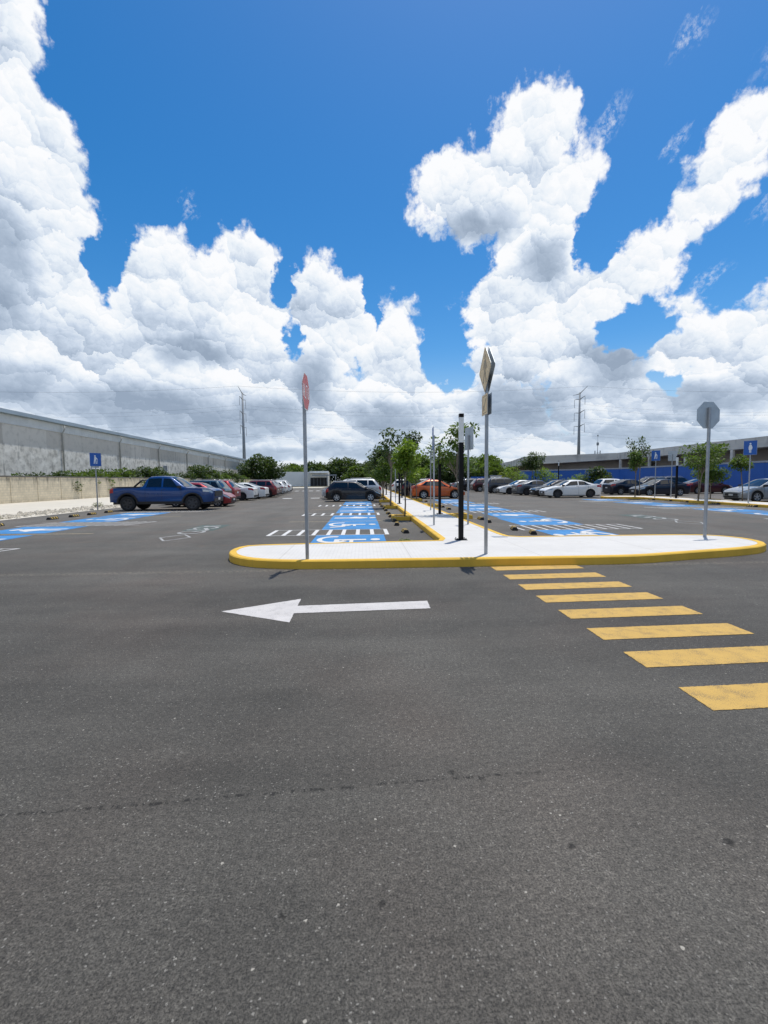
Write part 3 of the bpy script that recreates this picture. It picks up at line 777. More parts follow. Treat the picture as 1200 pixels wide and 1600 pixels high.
def face_polys(name, polys, mat, parent, off, zc, sgn=1):
    """flat marks on a +X facing plate; seen from +X, right is +Y"""
    g = MB()
    for i_, p in enumerate(polys):
        vs = [(off+i_*.00006, u*sgn, zc+v) for u, v in p]
        g.add(vs, [tuple(range(len(p)))])
    return g.build(name, mat, parent)
def stop_sign(x, y, ztop, rz, label, size=.62, zb=.145, lean=0.0):
    e = empty('stop_sign', (x, y, zb), rz, label, 'stop sign', 'stop signs on the walkway')
    R8 = size/2/cos(pi/8); zc = ztop - zb - size/2
    g = MB(); sq_post(g, 0, 0, 0, zc+size*.28, .058); g.build('pole', 'galv', e)
    p = plate('octagon_plate', ngon(8, R8, pi/8), .003, 'signback', e, .030, zc)
    face_polys('white_border', [ngon(8, R8-.004, pi/8)], 'signwhite', p, .0345, zc)
    face_polys('red_face', [ngon(8, R8-.022, pi/8)], 'signred', p, .0356, zc)
    face_polys('alto_lettering', letters('ALTO', .22, .10, .03, .03), 'signwhite', p, .0367, zc)
    for dz in (-.14, .14):
        g = MB(); g.tube([(-.036,0,zc+dz),(.043,0,zc+dz)], .010, 6); g.build('bolt', 'galv', e)
    return e
stop_sign(-1.03, 8.31, 3.44, R(-4), 'faded red stop sign seen nearly edge-on at the left end of the pale island', .64)
stop_sign(8.14, 10.61, 3.33, R(97), 'stop sign showing its bare grey octagonal back at the right end of the island', .62)

def ped_sign(x, y):
    e = empty('pedestrian_crossing_sign', (x, y, .145), 0, 'tall diamond pedestrian sign with bleached yellow faces and a square plaque below', 'road sign')
    g = MB(); sq_post(g, 0, 0, 0, 3.35, .058); g.build('pole', 'galv', e)
    def rr(s, r):                                          # rounded diamond
        pts = []
        for k in range(4):
            a = pi/2*k; cx, cy = (s-r*1.414)*cos(a), (s-r*1.414)*sin(a)
            for q in (-.6,-.2,.2,.6): pts.append((cx+r*cos(a+q), cy+r*sin(a+q)))
        return pts
    for sg in (-1, 1):
        f = empty('sign_face', (0,0,0), pi if sg < 0 else 0); f.parent = e
        f_ = MB(); f_.prism(rr(.43, .05), 0, .004, tf=lambda a,b_,c_: (.034+c_, a, 3.43+b_)); pl = f_.build('diamond_plate', ['signback'], e); pl.rotation_euler = (0, 0, pi if sg < 0 else 0)
        bpy.data.objects.remove(f)
        def fp(name, polys, mat, off, zc):
            return face_polys(name, polys, mat, pl, off, zc)
        fp('yellow_face', [rr(.425, .05)], 'signtan', .0392, 3.43)
        fp('black_border', [bar(*a_, *b_, .008) for a_, b_ in zip([(0,.385),(.385,0),(0,-.385),(-.385,0)], [(.385,0),(0,-.385),(-.385,0),(0,.385)])], 'signpic', .0402, 3.43)
        walk = [disc(.0,.235,.045), [(-.05,.17),(.05,.18),(.06,-.0),(-.05,-.0)], bar(.0,.02,.10,-.25,.055), bar(-.0,.02,-.11,-.24,.055), bar(.04,.15,.14,.0,.035), bar(-.04,.15,-.13,.02,.035)]
        fp('pedestrian_pictogram', walk, 'signpic', .0412, 3.43)
        q_ = MB(); q_.prism([(-.2,-.19),(.2,-.19),(.2,.19),(-.2,.19)], 0, .004, tf=lambda a,b_,c_: (.034+c_, a, 2.79+b_)); pq = q_.build('square_plaque', 'signback', e); pq.rotation_euler = (0, 0, pi if sg < 0 else 0)
        face_polys('yellow_face', [rect(-.195,.195,-.185,.185)], 'signtan', pq, .0392, 2.79)
        face_polys('black_border', [bar(-.15,-.15,.15,-.15,.016), bar(.15,-.142,.15,.142,.016), bar(.15,.15,-.15,.15,.016), bar(-.15,.142,-.15,-.142,.016)], 'signpic', pq, .0402, 2.79)
        face_polys('down_arrow_pictogram', [bar(.09,.10,-.05,-.05,.04), [(-.11,-.11),(.01,-.10),(-.10,.01)]], 'signpic', pq, .0412, 2.79)
ped_sign(2.30, 8.57)

def bay_sign(x, y, ztop, rz, label, kind, zb=.145, w=.55, h=.70):
    e = empty('parking_sign', (x, y, zb), rz, label, 'parking sign', 'parking signs on thin posts')
    zc = ztop-zb-h/2
    g = MB(); sq_post(g, 0, 0, 0, zc+.1, .05); g.build('pole', 'galv', e)
    p = plate('sign_plate', rect(-w/2,w/2,-h/2,h/2), .003, 'signback', e, .027, zc)
    face_polys('blue_face', [rect(-w/2+.008,w/2-.008,-h/2+.008,h/2-.008)], 'signblue', p, .0312, zc)
    if kind == 'cane':
        pic = [disc(-.02,.20,.045), [(-.06,.14),(.03,.15),(.06,.05),(.03,-.04),(-.07,-.04)], bar(-.05,-.03,-.08,-.24,.05), bar(.01,-.03,.03,-.24,.05), bar(.03,.11,.10,.02,.03), bar(.10,.03,.10,-.24,.018)]
    else:
        pic = [disc(0,.22,.045), [(-.05,.16),(.05,.16),(.10,.03),(.09,-.08),(.06,-.11),(-.07,-.11),(-.08,.02)], bar(-.025,-.10,-.025,-.27,.04), bar(.03,-.10,.03,-.27,.04)]
    face_polys('white_pictogram', pic, 'signwhite', p, .0325, zc)
    return e
bay_sign(-15.2, 27.0, 3.25, R(-38), 'blue sign with a cane figure on a post in the rubble behind the pickup', 'cane', 0.0, .60, .75)
bay_sign(2.19, 14.3, 3.18, R(176), 'bay sign seen almost edge-on, nearest along the left kerb of the centre walkway', 'cane')
bay_sign(3.28, 14.36, 3.18, R(15), 'bare grey back of a bay sign beside the tallest black light post', 'cane')
bay_sign(3.12, 21.37, 3.10, R(-3), 'narrow grey sign seen edge-on beyond the second black light post', 'cane')
bay_sign(2.02, 29.25, 3.12, R(180), 'thin sign post further along the left kerb of the centre walkway', 'cane')
bay_sign(3.60, 35.1, 3.15, R(-4), 'distant thin sign on the right walkway kerb, at the tail of the orange car', 'cane')
bay_sign(21.27, 32.8, 3.55, R(215), 'blue sign with a cane figure in front of the navy sedan', 'cane', .145, .60, .75)
bay_sign(22.28, 32.5, 3.50, R(28), 'silver back of a bay sign on the far right walkway between two cars', 'cane', .145, .62, .72)
bay_sign(21.18, 24.48, 3.55, R(205), 'blue sign with a white pregnant figure at the right edge of the photo', 'pregnant', .145, .64, .78)

def light_post(x, y, label, ztop=3.07, zb=.145, scale=1.):
    e = empty('light_post', (x, y, zb), 0, label, 'light post', 'black square light posts')
    Ht = ztop-zb; w = .052
    g = MB(); g.box(-w,w,-w,w,.012,Ht-.66); g.build('post', 'blackpost', e)
    g = MB(); g.box(-w*.97,w*.97,-w*.97,w*.97,Ht-.659,Ht-.085); g.build('white_diffuser', 'diffuser', e)
    g = MB(); g.box(-w,w,-w,w,Ht-.084,Ht); g.build('cap', 'blackpost', e)
    g = MB(); g.box(-.13,.13,-.13,.13,0,.0115)
    for a in (-1,1):
        for b_ in (-1,1): g.tube([(a*.10,b_*.10,.011),(a*.10,b_*.10,.05)], .011, 6)
    g.build('base_plate', 'blackpost', e)
light_post(2.27, 10.67, 'tallest black light post with white top, in the foreground of the centre walkway')
light_post(3.13, 18.88, 'black light post half hidden by tree leaves, second from the camera on the centre walkway')
light_post(2.14, 27.6, 'black light post on the left side of the centre walkway, third from the camera')
light_post(3.04, 36.6, 'slim black light post farther down the centre walkway, fourth from the camera')
light_post(2.2, 44.9, 'distant dark light post on the left of the centre walkway, fifth from the camera')
light_post(3.1, 53.2, 'farthest dark light post of the centre walkway')
light_post(21.9, 31.4, 'black light post in front of the navy sedan on the far right walkway')
for (px, Y, lab) in ((877, 62, 'black light post with white top standing behind the white sedan at the right'), (840, 72, 'black light post with white top beyond the grey sedan'), (791, 80, 'farthest black light post beside the yellow shrub')):
    light_post((px-568)/720*Y, Y, lab, 4.0, 0)

# ------------------------------------------------------------------ left: boundary wall and warehouse
bw = empty('boundary_wall', (-28, 20, 0), 0, 'long cream block wall with dark coping and drip stains along the left', 'wall')
g = MB(); y = -10
g.box(-.1-.0,.1,-30,105,0,2.08); w_ = g.build('block_panel', 'block', bw)
g = MB()
yy = -28
while yy < 104: g.box(.101,.135,yy,yy+.16,0,2.08); yy += 3.05
g.build('pilaster', 'block', bw)
g = MB(); g.box(-.14,.15,-30,105,2.082,2.19); g.build('coping', 'coping', bw)
wh = empty('warehouse', (-34, 20, 0), 0, 'long grey warehouse with patchy plaster, corrugated eaves and downpipes on the left', 'warehouse')
y0, y1 = -50.0, 119.0
def zr(y): return 8.55 - (y-23)*.0065     # roof edge sinks away with the site
g = MB(); g.add([(0,y0,0),(0,y1,0),(0,y1,zr(y1)-1.2),(0,y0,zr(y0)-1.2)], [(0,1,2,3)])
g.add([(0,y1,0),(-40,y1,0),(-40,y1,zr(y1)-1.2),(0,y1,zr(y1)-1.2)], [(0,1,2,3)]); g.build('wall', 'plaster', wh)
g = MB(); g.add([(.06,y0,zr(y0)-1.25),(.06,y1,zr(y1)-1.25),(.06,y1,zr(y1)-.3),(.06,y0,zr(y0)-.3)], [(0,1,2,3)])
g.add([(.06,y1+.01,zr(y1)-1.25),(-40,y1+.01,zr(y1)-1.25),(-40,y1+.01,zr(y1)+1.5),(.06,y1+.01,zr(y1)-.3)], [(0,1,2,3)]); g.build('corrugated_band', 'corr', wh)
g = MB(); g.add([(.45,y0,zr(y0)-.32),(.45,y1+.4,zr(y1)-.32),(.45,y1+.4,zr(y1)+.05),(.45,y0,zr(y0)+.05),(-40,y0,zr(y0)+3.5),(-40,y1+.4,zr(y1)+3.5),(.06,y0,zr(y0)-.36),(.06,y1+.4,zr(y1)-.36)], [(0,1,2,3),(3,2,5,4),(6,7,1,0)]); g.build('roof', 'roofmetal', wh)
for i in range(11):
    yl = 33.9-24.4+12.25*i
    z1 = zr(yl+20)
    if yl > y1-2: continue
    g = MB(); g.tube([(.40,yl,z1-.35),(.40,yl,z1-.75),(.14,yl,z1-1.2),(.14,yl,.1)], .075, 6); g.build('downpipe', 'pipe', wh)
for (yl, w, h, zc) in ((40.2, 1.5, 1.1, 4.0), (61.0, 1.4, 1.0, 3.9), (74, 1.4, 1.0, 3.9), (86.4,1.4,1.0,3.9), (112, 1.2, .9, 3.8)):
    g = MB()
    g.box(.0,.09,yl-w/2,yl-w/2+.07,zc-h/2,zc+h/2); g.box(.0,.09,yl+w/2-.07,yl+w/2,zc-h/2,zc+h/2); g.box(.0,.09,yl-w/2+.07,yl+w/2-.07,zc-h/2,zc-h/2+.06); g.box(.0,.09,yl-w/2+.07,yl+w/2-.07,zc+h/2-.06,zc+h/2)
    f = g.build('vent_window', 'greytrim', wh)
    g = MB()
    for k in range(6): g.add([(.02,yl-w/2+.07,zc-h/2+.08+k*(h-.14)/6),(.02,yl+w/2-.07,zc-h/2+.08+k*(h-.14)/6),(.07,yl+w/2-.07,zc-h/2+.02+(k+.9)*(h-.1)/6),(.07,yl-w/2+.07,zc-h/2+.02+(k+.9)*(h-.1)/6)], [(0,1,2,3)])
    g.build('louvre', 'greytrim', f)
    g = MB(); g.box(0,.12,yl-w/2-.05,yl+w/2+.05,zc-h/2-.12,zc-h/2-.003); g.build('sill', 'offwhite', f)

# ------------------------------------------------------------------ far white building
fb = empty('white_building', (-18, 143, 0), 0, 'low white flat-roofed building with dark glazed doors at the far end of the lot', 'building')
g = MB()
g.prism([(-7.4,-6),(1.6,0),(7,0),(7,14),(-14,14),(-12,-3)], 0, 4.35); g.build('wall', 'offwhite', fb)
g = MB(); g.box(1.6,7.3,-1.6,-.02,4.0,4.55); g.build('parapet', 'offwhite', fb)
g = MB(); g.box(2.6,9.8,-3.4,-1.62,3.15,3.45); g.build('canopy', 'greytrim', fb)
g = MB(); g.box(1.7,6.9,-.08,-.005,.05,2.6); d_ = g.build('glazed_front', 'darkopen', fb)
for k in range(6):
    g = MB(); x = 1.7+5.2*k/5; g.box(x-.04,x+.04,-.13,-.085,.05,2.6); g.build('mullion', 'greytrim', d_)
for x in (7.0, 9.6):
    g = MB(); g.tube([(x,-3.1,0),(x,-3.1,3.15)], .09, 8); g.build('column', 'greytrim', fb)
g = MB(); g.box(-26, -9, 98, 112, -.01, .10); tag(g.build('forecourt', 'sand'), kind='structure')

# ------------------------------------------------------------------ right: concrete overhang building and blue hoarding
rb = empty('concrete_building', (45, 60, 0), 0, 'long low concrete building with a deep stained fascia along the right', 'building')
line = [(45.5, -20), (45.5, 81), (31.5, 89.5), (31.0, 96), (33, 120)]
topz = [6.3, 6.12, 5.98, 5.35, 5.25]
def strip(g, pts, zb, zt, mi=0, off=0.0, th=None):
    for i in range(len(pts)-1):
        (xa,ya),(xb,yb) = pts[i], pts[i+1]
        g.add([(xa-45-off,ya-60,zb[i]),(xb-45-off,yb-60,zb[i+1]),(xb-45-off,yb-60,zt[i+1]),(xa-45-off,ya-60,zt[i])], [(0,1,2,3)], mi)
fz = [5.0, 4.95, 4.35, 4.2, 4.2]
g = MB(); strip(g, line, fz, topz)
n = len(line); vs = [(x-45,y-60,z) for (x,y),z in zip(line, topz)] + [(x-45+14,y-60,z+.02) for (x,y),z in zip(line, topz)]
g.add(vs, [(i,i+1,n+i+1,n+i) for i in range(n-1)])
vs = [(x-45,y-60,z) for (x,y),z in zip(line, fz)] + [(x-45+2.6,y-60+1.0,z) for (x,y),z in zip(line, fz)]
g.add(vs, [(i,i+1,n+i+1,n+i) for i in range(n-1)])
g.build('fascia', 'overhang', rb)
wl = [(x+2.5, y+1.0) for x, y in line]
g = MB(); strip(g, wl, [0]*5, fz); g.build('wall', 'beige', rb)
for k, y in enumerate((66, 74, 77)):
    g = MB(); g.box(2.38,2.49,y-60,y-60+.9,3.2,4.3); g.build('window', 'darkopen', rb)
for k in range(8):
    g = MB(); y = 22+8.3*k; g.box(.5,.78,y-60,y-59.6,0,5.0-.01); g.build('column', 'overhang', rb)
g = MB()
for k in range(18): g.box(.495,.515,-78+60+k*5.6-60+18,-78+60+k*5.6-60+18.06,5.0,6.27) if False else None
bf = empty('blue_hoarding', (43, 40, 0), 0, 'long blue painted hoarding below the concrete fascia on the right', 'fence')
pts = [(43, -20), (43, 76), (31.5, 92)]
tot = 0
for (a, b_) in zip(pts[:-1], pts[1:]):
    a_, bb_ = Vector(a), Vector(b_); L = (bb_-a_).length; d = (bb_-a_).normalized(); nn = Vector((-d.y, d.x))
    k = 0.0
    while k < L-.1:
        k1 = min(L, k+2.42); p, q = a_+d*k, a_+d*(k1-.02)
        tot += 1
        off = .02*(tot % 2)
        g = MB(); g.prism([(p.x-43, p.y-40),(q.x-43, q.y-40),(q.x-43-nn.x*.05, q.y-40-nn.y*.05),(p.x-43-nn.x*.05, p.y-40-nn.y*.05)][::1], .06, 3.10+off)
        g.build('panel', 'bluefence', bf); k = k1
    p, q = a_, bb_
    g = MB(); w2 = nn*.06
    g.prism([(p.x-43+w2.x, p.y-40+w2.y),(q.x-43+w2.x, q.y-40+w2.y),(q.x-43-w2.x, q.y-40-w2.y),(p.x-43-w2.x, p.y-40-w2.y)], 3.13, 3.32); g.build('top_rail', 'greytrim', bf)
# ground-level kiosk and low walls beyond
e = empty('utility_cabinet', (22.0, 76, 0), 0, 'small white cabinet standing beside the maroon hatchback far right of centre', 'cabinet')
g = MB(); g.box(-.8,.8,-.5,.5,0,2.1); g.build('body', 'offwhite', e); g = MB(); g.box(-.9,.9,-.6,.6,2.102,2.25); g.build('lid', 'greytrim', e)
e = empty('low_shed', (22.0, 112, 0), 0, 'low grey shed with a slanting pale roof behind the trees', 'shed')
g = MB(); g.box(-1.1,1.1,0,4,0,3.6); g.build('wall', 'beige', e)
g = MB(); g.prism([(-1.3,-.5),(1.3,-.5),(1.3,4.4),(-1.3,4.4)], 3.603, 3.8, tf=lambda a,b_,c_: (a,b_,c_+.12*(b_))); g.build('roof', 'offwhite', e)
e = empty('blue_gate', (21.2, 84, 0), 0, 'short blue fence section seen between the parked cars and the trees', 'fence')
g = MB(); g.box(-1.5,1.6,0,.1,0,2.1); g.build('panel', 'bluefence', e)

# ------------------------------------------------------------------ power line
ARMS = [(27.4, 3.7), (23.0, 3.7), (18.6, 3.7)]
def pylon(x, y, label, Ht=29.7):
    e = empty('power_pole', (x, y, 0), 0, label, 'power pole', 'steel power line poles')
    g = MB(); g.tube([(0,0,0),(0,0,Ht)], [.62,.24], 10); g.build('mast', 'tower', e)
    g = MB(); g.tube([(0,-5.2,Ht+1.0),(0,-2.2,Ht+.2),(0,0,Ht-.4),(0,2.4,Ht-.3),(0,4.8,Ht-.1)], [.06,.10,.16,.10,.06], 6); g.build('earth_wire_arm', 'tower', e)
    for z, a in ARMS:
        for s_ in (-1, 1):
            g = MB(); g.tube([(0,0,z),(0,s_*a*.5,z+.35),(0,s_*a,z+.55)], [.16,.12,.07], 6); am = g.build('crossarm', 'tower', e)
            g = MB()
            g.tube([(0,s_*a,z+.5),(0,s_*a,z-2.2)], .05, 6)
            for k in range(9): g.tube([(0,s_*a,z+.1-k*.24),(0,s_*a,z+.02-k*.24)], .085, 7)
            g.build('insulator', 'tower', am)
pylon(-38, 150, 'tall steel power pole with hanging insulators rising behind the warehouse')
pylon(71, 150, 'tall steel power pole with three pairs of arms behind the concrete building')
def cable(x0, x1, y, z, sag, label, r=.015):
    g = MB(); n = 22
    g.tube([(x0+(x1-x0)*t/n, y, z - sag*4*(t/n)*(1-t/n)) for t in range(n+1)], r, 4, cap=False)
    tag(g.build('power_cable', 'wire'), label, 'cable', 'overhead power cables')
LV = ['top', 'middle', 'bottom']
for (xa, xb, nm) in ((-38, 71, 'between the two steel poles'), (-147, -38, 'running left from the left steel pole'), (71, 180, 'running right from the right steel pole')):
    for li, (z, a) in enumerate(ARMS):
        for s_ in (-1, 1):
            cable(xa, xb, 150+s_*a, z-2.2, 2.6, f'thin {LV[li]} {"front" if s_ < 0 else "rear"} power cable {nm}')
    cable(xa, xb, 150-5.2, 30.7, 1.9, f'thin earth wire at the very top {nm}', .02)
ce = empty('cell_mast', (98, 190, 0), 0, 'slim mobile phone mast with small panel antennas right of the right power pole', 'antenna mast')
g = MB(); g.tube([(0,0,0),(0,0,17)], [.2,.12], 8); g.tube([(0,0,17),(0,0,19.2)], .05, 5); g.build('mast', 'tower', ce)
for k in range(6):
    a = k*pi/3; g = MB(); z = 12.3
    g.box(-.13,.13,-.07,.07,z-.9,z+.9, mat=Matrix.Translation((1.15*cos(a),1.15*sin(a),0)) @ Matrix.Rotation(a,4,'Z')); g.tube([(0,0,z),(1.1*cos(a),1.1*sin(a),z)], .05, 5)
    g.build('antenna_panel', 'tower', ce)
g = MB(); g.box(-.35,.35,-.35,.35,15.4,16.6); g.build('equipment_box', 'tower', ce)
g = MB(); g.tube([(0,0,19.2),(0,0,19.8)], [.28,.28], 8); g.build('beacon', 'tower', ce)

# ------------------------------------------------------------------ trees and shrubs
def leaf(g, c, d, up, l, w):
    """one folded leaf: two triangles pairs"""
    s_ = d.cross(up)
    if s_.length < 1e-3: s_ = d.orthogonal()
    s_.normalize(); nrm = s_.cross(d).normalized()
    a = c; t = c + d*l; mdl = c + d*l*.5 - nrm*l*.06
    p = c + d*l*.45 + s_*w*.5 + nrm*w*.14; q = c + d*l*.45 - s_*w*.5 + nrm*w*.14
    o = len(g.v); g.v += [tuple(a), tuple(p), tuple(t), tuple(q)]
    g.f.append((o, o+1, o+2, o+3)); g.mi.append(0); g.sm.append(False)
def rv(r): 
    while True:
        v = Vector((r.uniform(-1,1), r.uniform(-1,1), r.uniform(-1,1)))
        if .05 < v.length <= 1: return v
def clump(g, c, r, n, ll, rnd, flat=.75):
    for _ in range(n):
        v = rv(rnd); v = v.normalized()*(v.length**.5); p = c + Vector((v.x*r, v.y*r, v.z*r*flat))
        d = (v.normalized()*.8 + rv(rnd)*.9 + Vector((0,0,-.25))).normalized()
        leaf(g, p, d, Vector((0,0,1)) + rv(rnd)*.8, ll*rnd.uniform(.7,1.35), ll*rnd.uniform(.5,.72))
def young_tree(name, Ht, cb, cr, nb, per, ll, mat, seed, lean=(0,0), fork=False, thick=.035, density=1.0, rnk=.42):
    rnd = random.Random(seed); e = empty(name)
    g = MB(); cr_ = MB()
    top = Vector((lean[0], lean[1], cb))
    pts = [Vector((0,0,-.02)), Vector((lean[0]*.2+.02, lean[1]*.2, cb*.35)), Vector((lean[0]*.6-.015, lean[1]*.6+.01, cb*.7)), top]
    g.tube(pts, [thick*1.15, thick, thick*.9, thick*.75], 7)
    if fork:
        t2 = Vector((-lean[0]*.5+.16, .1, cb)); g.tube([Vector((0,0,.25)), Vector((.04,.03,cb*.5)), t2], [thick*.8, thick*.7, thick*.55], 6)
    ends = []
    for i in range(nb):
        a = 2*pi*i/nb + rnd.uniform(-.5,.5); q = rnd.uniform(.35,1.0) if i else .1
        zt = cb + (Ht-cb-.1)*rnd.uniform(.15,1.0); zt = Ht-.15 if i == 0 else zt
        rr_ = cr*q*(1 - .45*max(0,(zt-cb)/(Ht-cb)-.5))
        en = Vector((top.x + rr_*cos(a), top.y + rr_*sin(a), zt))
        st = pts[2].lerp(top, rnd.uniform(.5,1)); md = st.lerp(en, .5) + Vector((0,0,.08)) + rv(rnd)*.06
        g.tube([st, md, en], [thick*.5, thick*.32, thick*.14], 5, cap=False)
        ends += [(en, 1.0), (md.lerp(en, .35), .75)]
        if rnd.random() < .5: 
            e2 = en + rv(rnd)*.3; g.tube([md, e2], [thick*.25, thick*.1], 4, cap=False); ends.append((e2, .7))
    for en, k in ends:
        clump(cr_, en, cr*rnk*rnd.uniform(.7,1.15), max(4, int(per*1.45*k*density)), ll, rnd)
    g.build('trunk', 'bark', e); cr_.build('crown', mat, e)
    return e
def big_tree(name, Ht, cr, mat, seed, ll=.62, n=105, per=60, trunk=1.6):
    rnd = random.Random(seed); e = empty(name)
    g = MB(); cr_ = MB()
    g.tube([(0,0,-.02),(.1,.05,trunk*.6),(0,.1,trunk),(0,0,Ht*.6)], [.3,.24,.2,.08], 8)
    for i in range(6):
        a = 2*pi*i/6+rnd.random(); en = Vector((cr*.62*cos(a), cr*.62*sin(a), Ht*rnd.uniform(.5,.8)))
        g.tube([(0,.05,trunk*.9), (en.x*.4,en.y*.4,trunk+ (en.z-trunk)*.5), en], [.14,.09,.03], 6, cap=False)
    for i in range(n):
        v = rv(rnd); v = v.normalized()*(v.length**.4)
        zc = trunk*.75 + (Ht-trunk*.75)*(.5+.46*v.z); k = sqrt(max(.15, 1-v.z*v.z*.75))
        lob = 1 + .22*sin(3*atan2(v.y, v.x)+seed) + .12*sin(7*atan2(v.y, v.x)+seed*2)
        clump(cr_, Vector((v.x*cr*k*lob, v.y*cr*k*lob, zc + .4*sin(v.x*5+seed))), cr*.20*rnd.uniform(.7,1.4), per, ll, rnd)
    g.build('trunk', 'bark', e); cr_.build('crown', mat, e)
    return e
def shrub(name, Ht, cr, mat, seed, ll=.16, n=16, per=40):
    rnd = random.Random(seed); e = empty(name)
    g = MB(); cr_ = MB()
    for i in range(n):
        a = rnd.random()*6.28; q = rnd.random()**.6; r_ = cr*q*.8; z = Ht*(.25+.66*rnd.random()**.7)*(1-.22*q*q)
        p = Vector((r_*cos(a), r_*sin(a), z))
        if i < 8: g.tube([(0,0,-.02), (p.x*.5,p.y*.5,z*.6), p], [.03,.02,.008], 4, cap=False)
        clump(cr_, p, cr*.30*rnd.uniform(.7,1.3), per, ll, rnd, .9)
    g.build('stems', 'bark', e); cr_.build('foliage', mat, e)
    return e
def plant(o, x, y, z, rz, s_, label, cat, group, sz=None):
    o.location = (x, y, z); o.rotation_euler = (0, 0, rz); o.scale = (s_, s_, sz or s_)
    return tag(o, label, cat, group)
TG = 'young trees along the walkways'
# unique young trees near the camera
plant(young_tree('young_tree', 2.78, 1.45, .58, 9, 44, .17, 'leaf_light', 11, (.05,.0), thick=.03), 1.62, 18.2, .1, 0, 1, 'small lime green young tree in the nearest left planter of the centre walkway', 'tree', TG)
plant(young_tree('young_tree', 4.35, 2.3, 1.0, 13, 17, .19, 'leaf_dark', 12, (.18,0), thick=.045, rnk=.24), 1.50, 25.8, .1, 1.0, 1, 'taller dark sparse tree in the second planter left of the centre walkway', 'tree', TG)
plant(young_tree('young_tree', 3.0, 1.4, .85, 11, 46, .17, 'leaf_mid', 13, (-.05,0), thick=.035), 1.45, 33.3, .1, 2.0, 1, 'bushy young tree right behind the dark hatchback, left of the centre walkway', 'tree', TG)
plant(young_tree('young_tree', 3.60, 1.75, 1.05, 15, 26, .15, 'leaf_mid', 14, (-.22,0), thick=.035, rnk=.26), 3.93, 18.5, .1, .3, 1, 'sparse broad young tree behind the tallest black light post', 'tree', TG)
plant(young_tree('young_tree', 3.1, 1.3, .75, 10, 46, .17, 'leaf_light', 15, (.0,0), thick=.035), 3.9, 34.0, .1, .3, 1, 'lime green young tree at the rear of the orange car', 'tree', TG)
plant(young_tree('young_tree', 5.6, 3.6, 1.0, 11, 44, .2, 'leaf_dark', 16, (.35,0), thick=.05, rnk=.36), 4.0, 41.5, .1, .0, 1, 'tall dark leaning tree beyond the orange car', 'tree', TG)
plant(young_tree('young_tree', 4.0, 2.2, 1.1, 12, 40, .2, 'leaf_dark', 17, (-.2,0), thick=.05, rnk=.28), 1.7, 37.5+3.3, .1, .0, 1, 'tall dark tree in the middle of the left planters beyond the silver car', 'tree', TG)
plant(young_tree('young_tree', 3.3, 1.9, .58, 10, 36, .15, 'leaf_mid', 18, (.05,0), thick=.035), 20.2, 36.3-2.8, .1, 0, 1.05, 'small round young tree beside the white sedan on the far right walkway', 'tree', TG)
plant(young_tree('young_tree', 4.9, 2.7, 1.2, 12, 15, .17, 'leaf_dark', 19, (.05,0), thick=.04, rnk=.21), 22.9, 37.4, .0, 0, 1, 'thin sparse tree rising left of the blue cane sign on the right', 'tree', TG)
plant(young_tree('young_tree', 3.45, 1.9, 1.05, 14, 30, .16, 'leaf_mid', 20, (.25,0), fork=True, thick=.04, rnk=.36), 20.2, 27.0, .1, 0, 1, 'young tree with a forked pale trunk left of the grey-backed stop sign', 'tree', TG)
plant(young_tree('young_tree', 3.5, 1.05, .85, 16, 80, .14, 'leaf_mid', 21, (.0,0), thick=.035, rnk=.42), 22.9, 29.5, .1, 0, 1, 'dense bushy young tree right of the grey-backed stop sign', 'tree', TG)
plant(young_tree('young_tree', 2.75, 2.05, .55, 8, 36, .14, 'leaf_mid', 22, (-.15,0), thick=.03), 22.9, 26.9, .1, 0, 1, 'small leafy tree behind the blue sign with the pregnant figure', 'tree', TG)
# repeats down the walkway
v1 = young_tree('young_tree', 3.6, 1.5, 1.0, 11, 26, .19, 'leaf_mid', 31, thick=.04, rnk=.34); index_kids(v1)
v2 = young_tree('young_tree', 4.4, 1.9, 1.2, 12, 26, .21, 'leaf_dark', 32, thick=.05, rnk=.34); index_kids(v2)
f1, f2 = [False], [False]
rnd = random.Random(8)
k = 3
for y in (48.4, 55.9, 63.3, 71, 78.5, 86):
    for sx, side in ((1.45, 'left'), (3.95, 'right')):
        v, f = ((v1, f1), (v2, f2))[(k+(sx > 2)) % 2]
        plant(inst(v, f), sx, y, .1, rnd.random()*6, rnd.uniform(.9,1.12), f'distant young tree, {ORD[k+1]} from the camera on the {side} of the centre walkway', 'tree', TG)
    k += 1
# trees far behind
BG = 'large trees beyond the lot'
bt1 = big_tree('broad_tree', 8.2, 5.0, 'leaf_dark', 41); index_kids(bt1); bt2 = big_tree('broad_tree', 7.0, 5.2, 'leaf_dark', 43); index_kids(bt2); bt3 = big_tree('broad_tree', 6.5, 4.5, 'leaf_mid', 44); index_kids(bt3)
fl = [[False],[False],[False]]
BT = [(0,-27.0,124,1.0,'large dark round tree between the warehouse and the white building'),
 (1,-34.0,132,.75,'smaller dark tree at the end of the warehouse'),
 (2,-22.5,150,1.0,'tree crown showing above the left end of the white building'),
 (1,-16.5,156,1.05,'tree crown showing above the middle of the white building'),
 (1,-7.0,156,1.22,'broad dark tree right behind the white building canopy'),
 (0,1.5,160,.95,'dark tree behind the dark hatchback roof'),
 (1,9.5,150,1.15,'broad dark tree left of the centre tree row'),
 (2,15.5,120,1.1,'mid green tree at the far end of the centre walkway'),
 (1,5.0,118,.92,'dark tree closing the far end of the centre walkway'),
 (2,-1.5,128,.8,'low green tree behind the silver car'),
 (1,24.0,122,1.1,'broad tree behind the orange car roof'),
 (2,29.5,112,1.05,'green tree left of the diamond sign pole in the distance'),
 (0,36.0,128,.85,'dark tree behind the left end of the concrete building'),
 (1,19.5,100,.78,'low dark tree behind the slim light posts'),
 (2,26.5,96,.72,'low green tree left of the concrete building')]
